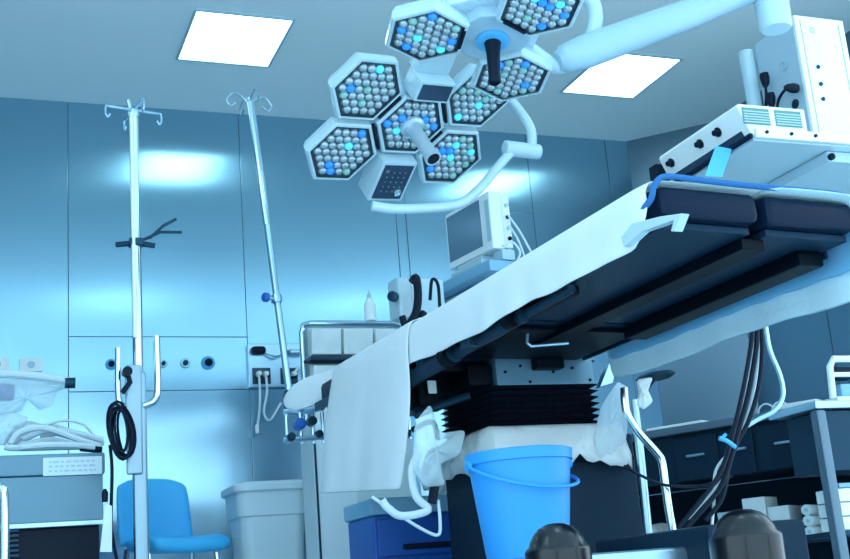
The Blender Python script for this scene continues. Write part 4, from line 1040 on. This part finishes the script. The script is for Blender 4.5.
# row of small bottles between
for k, px in enumerate((786, 793)):
    p = oc(px, 530); c_ = V((p.x, p.y, zsh)) - cn * .05; b = B(); lathe(b, [(.013, 0), (.013, .05), (.007, .06), (.007, .07)], c_, Z3, 12)
    o = center_origin(obj('vial', b, 'device')); tag(o, ['small pale vial nearest the carton on the lower shelf', 'small pale vial nearest the white rolls'][k], 'vial', 'vials on the lower shelf')
# soft clutter on the lower left of the counter: tissue wrap
tp = film('tissue_pack', dense([(640, 512), (648, 500), (658, 498), (672, 500), (682, 510), (680, 524), (660, 528), (636, 526)]), oc(660, 515).y + .2, .05, 'crumpled pale tissue pack behind the bent chrome tube', mt='plastic', seed=21, cat='tissue pack'); tp.location.z = zsh - .001 * 0
# white cups / coil on the counter
for k, (xa_, xb_) in enumerate(((758, 775), (772, 790))):
    pts = []
    for j in range(13):
        a = math.pi * j / 12; c_ = oc((xa_ + xb_) / 2 - math.cos(a) * (xb_ - xa_) / 2, 413, -.08); pts.append(V((c_.x, c_.y, ztc + .004 + .045 * math.sin(a))))
    b = B(); tube(b, pts, .004, 8); o = center_origin(obj('tube_loop', b, 'hose')); tag(o, ['pale tube loop on the counter right behind the cables', 'pale tube loop on the counter nearest the white tray'][k], 'tube', 'tube loops on the counter')
b = B(); c_ = oc(800, 405, -.06); box(b, V((c_.x, c_.y, ztc + .013)), (.20, .12, .025), (cd, -cn, Z3), bev=.006); o = center_origin(obj('tray', b, 'white')); tag(o, 'low white tray on the right end of the counter', 'tray')
b = B(); c_ = oc(680, 424, -.10); box(b, V((c_.x, c_.y, ztc + .010)), (.30, .14, .018), (cd, -cn, Z3), bev=.006); o = center_origin(obj('folded_towel', b, 'white')); tag(o, 'folded white towel lying on the left part of the counter', 'towel')

# steel framed cart at the right edge
YC = 3.62
v0 = at(815, 401, YC); zv = v0.z
sc_ = thing('steel_cart', 'steel framed cart with a round-cornered post at the right edge', 'cart', (v0.x + .3, YC + .25, 0))
b = B(); bx(b, v0.x - .01, v0.x + .70, YC - .01, YC + .28, zv - .03, zv, bev=.006); obj('top', b, 'steel', sc_)
for xx in (v0.x, v0.x + .64):
    for yy in ((YC, YC + .21) if xx > v0.x else (YC,)):
        b = B(); bx(b, xx, xx + .045, yy, yy + .045, .0, zv - .031, bev=.01); obj('post', b, 'cartm', sc_)
zq = at(840, 470, YC).z
b = B(); bx(b, v0.x + .05, v0.x + .635, YC + .015, YC + .25, zq, zv - .035, bev=.004); obj('drawer_box', b, 'cartd', sc_)
zq2 = at(845, 530, YC).z
b = B(); bx(b, v0.x + .05, v0.x + .635, YC + .01, YC + .25, zq2 - .02, zq2, bev=.003); obj('shelf', b, 'steeld', sc_)
for k in range(3):
    p = at(845, 528, YC + .03); b = B(); bx(b, p.x - .02, p.x + .12, YC + .03, YC + .14, zq2 + k * .052 + .0005, zq2 + .049 + k * .052, bev=.004); o = center_origin(obj('white_box', b, 'white'))
    tag(o, ['bottom small white box stacked on the cart shelf at the right edge', 'middle small white box stacked on the cart shelf at the right edge', 'top small white box stacked on the cart shelf at the right edge'][k], 'box', 'white boxes on the cart shelf')
p = at(846, 488, YC + .05); b = B(); bx(b, p.x - .03, p.x + .06, YC + .05, YC + .13, zq2 + .157, zq2 + .175, bev=.004); o = center_origin(obj('blue_packet', b, 'paleb')); tag(o, 'pale blue packet on top of the small white boxes', 'packet')
# white framed device on the cart
t = thing('carry_device', 'white device with an open handle frame on the right edge cart', 'device', (at(845, 390, YC + .1).x, YC + .15, zv))
p = at(838, 398, YC + .1); xq = at(834, 398, YC + .1).x; ztq = at(840, 358, YC + .1).z
b = B(); bx(b, xq, xq + .25, YC + .08, YC + .25, zv + .001, zv + .03, bev=.006); obj('base', b, 'white', t)
b = B(); tube(b, [V((xq + .012, YC + .12, zv + .025)), V((xq + .022, YC + .12, ztq - .03)), V((xq + .045, YC + .12, ztq)), V((xq + .20, YC + .12, ztq))], .014, 10); tube(b, [V((xq + .02, YC + .12, (zv + ztq) / 2 + .03)), V((xq + .2, YC + .12, (zv + ztq) / 2 + .03))], .010, 8); obj('frame', b, 'white', t)
b = B(); box(b, (xq + .09, YC + .15, ztq - .055), (.09, .06, .05), bev=.012); obj('camera_head', b, 'black', t)
b = B(); box(b, (xq + .14, YC + .16, zv + .06), (.16, .08, .055), bev=.01); obj('casing', b, 'paleb', t)

# cables hanging behind the blue sheet
cabs = [([(753, 322), (751, 345), (744, 385), (735, 425), (727, 455), (716, 480), (697, 505), (678, 528)], .0075, 'black', 'black cable leftmost of the bundle hanging from the blue sheet'),
        ([(757, 322), (756, 350), (748, 395), (738, 432), (731, 458), (720, 488), (700, 512), (684, 530)], .0085, 'black', 'thick black cable in the middle of the hanging bundle'),
        ([(761, 322), (762, 350), (759, 385), (749, 420), (737, 443), (729, 465), (722, 498), (706, 520)], .0075, 'black', 'black cable rightmost in the hanging bundle above the tie'),
        ([(755, 322), (752, 360), (744, 405), (736, 438), (728, 470), (708, 498), (690, 520)], .0045, 'hose', 'thin pale cable among the black ones of the bundle'),
        ([(759, 322), (758, 360), (752, 400), (742, 430), (733, 448), (716, 470), (714, 500), (712, 525)], .0045, 'hose', 'thin pale cable dropping to the front of the black caster cover'),
        ([(765, 322), (770, 350), (780, 375), (783, 395), (775, 410), (757, 420), (740, 430)], .0075, 'steel', 'grey cable bowing out to the right of the bundle'),
        ([(624, 466), (640, 475), (665, 485), (700, 486), (722, 480), (732, 476)], .0045, 'black', 'black cable sagging from the table base to the bundle')]
for k, (pts, r_, mt, lb) in enumerate(cabs):
    Yc = 3.02 + .012 * k
    b = B(); tube(b, [at(x, y, Yc) for x, y in pts], r_, 8, True); o = center_origin(obj('cable', b, mt)); tag(o, lb, 'cable', None)
tt = thing('cable_tie', 'bright cyan tie knotted round the hanging cable bundle', 'cable tie', at(728, 443, 3.0))
b = B(); tube(b, [at(719, 438, 2.98), at(727, 441, 2.975), at(735, 447, 2.98)], .007, 8, True); obj('band', b, 'lenscyan', tt) if False else obj('band', b, 'label', tt)
b = B(); tube(b, [at(722, 438, 2.985), at(726, 434, 2.98)], .005, 8); obj('loose_end', b, 'label', tt)

# bent chrome tubes right of the column
bt_ = thing('bent_tube_stand', 'bent chrome tube stand right of the table column', 'stand', (at(670, 530, 3.15).x, 3.15, 0))
ft = at(673, 532, 3.15)
b = B(); tube(b, [at(624, 388, 3.15), at(625, 402, 3.15), at(628, 416, 3.15), at(640, 434, 3.15), at(656, 452, 3.15), at(662, 462, 3.15), at(666, 490, 3.15), ft, V((ft.x + .03, 3.15, .03))], .0125, 12, True); obj('tube', b, 'chrome', bt_)
b = B(); f2 = at(648, 530, 3.25); tube(b, [at(634, 400, 3.25), at(640, 450, 3.25), f2, V((f2.x + .02, 3.25, .03))], .013, 12); obj('rear_post', b, 'steel', bt_)
b = B(); bx(b, f2.x - .025, ft.x + .10, 3.12, 3.30, .0, .035, bev=.01); obj('foot', b, 'steeld', bt_)
b = B(); p = at(655, 377, 3.3); lathe(b, [(.045, -.006), (.055, 0), (.05, .008)], p, Z3, 20, sx=1.6); tube(b, [p, at(640, 400, 3.25)], .008, 8); obj('dish', b, 'steeld', bt_)
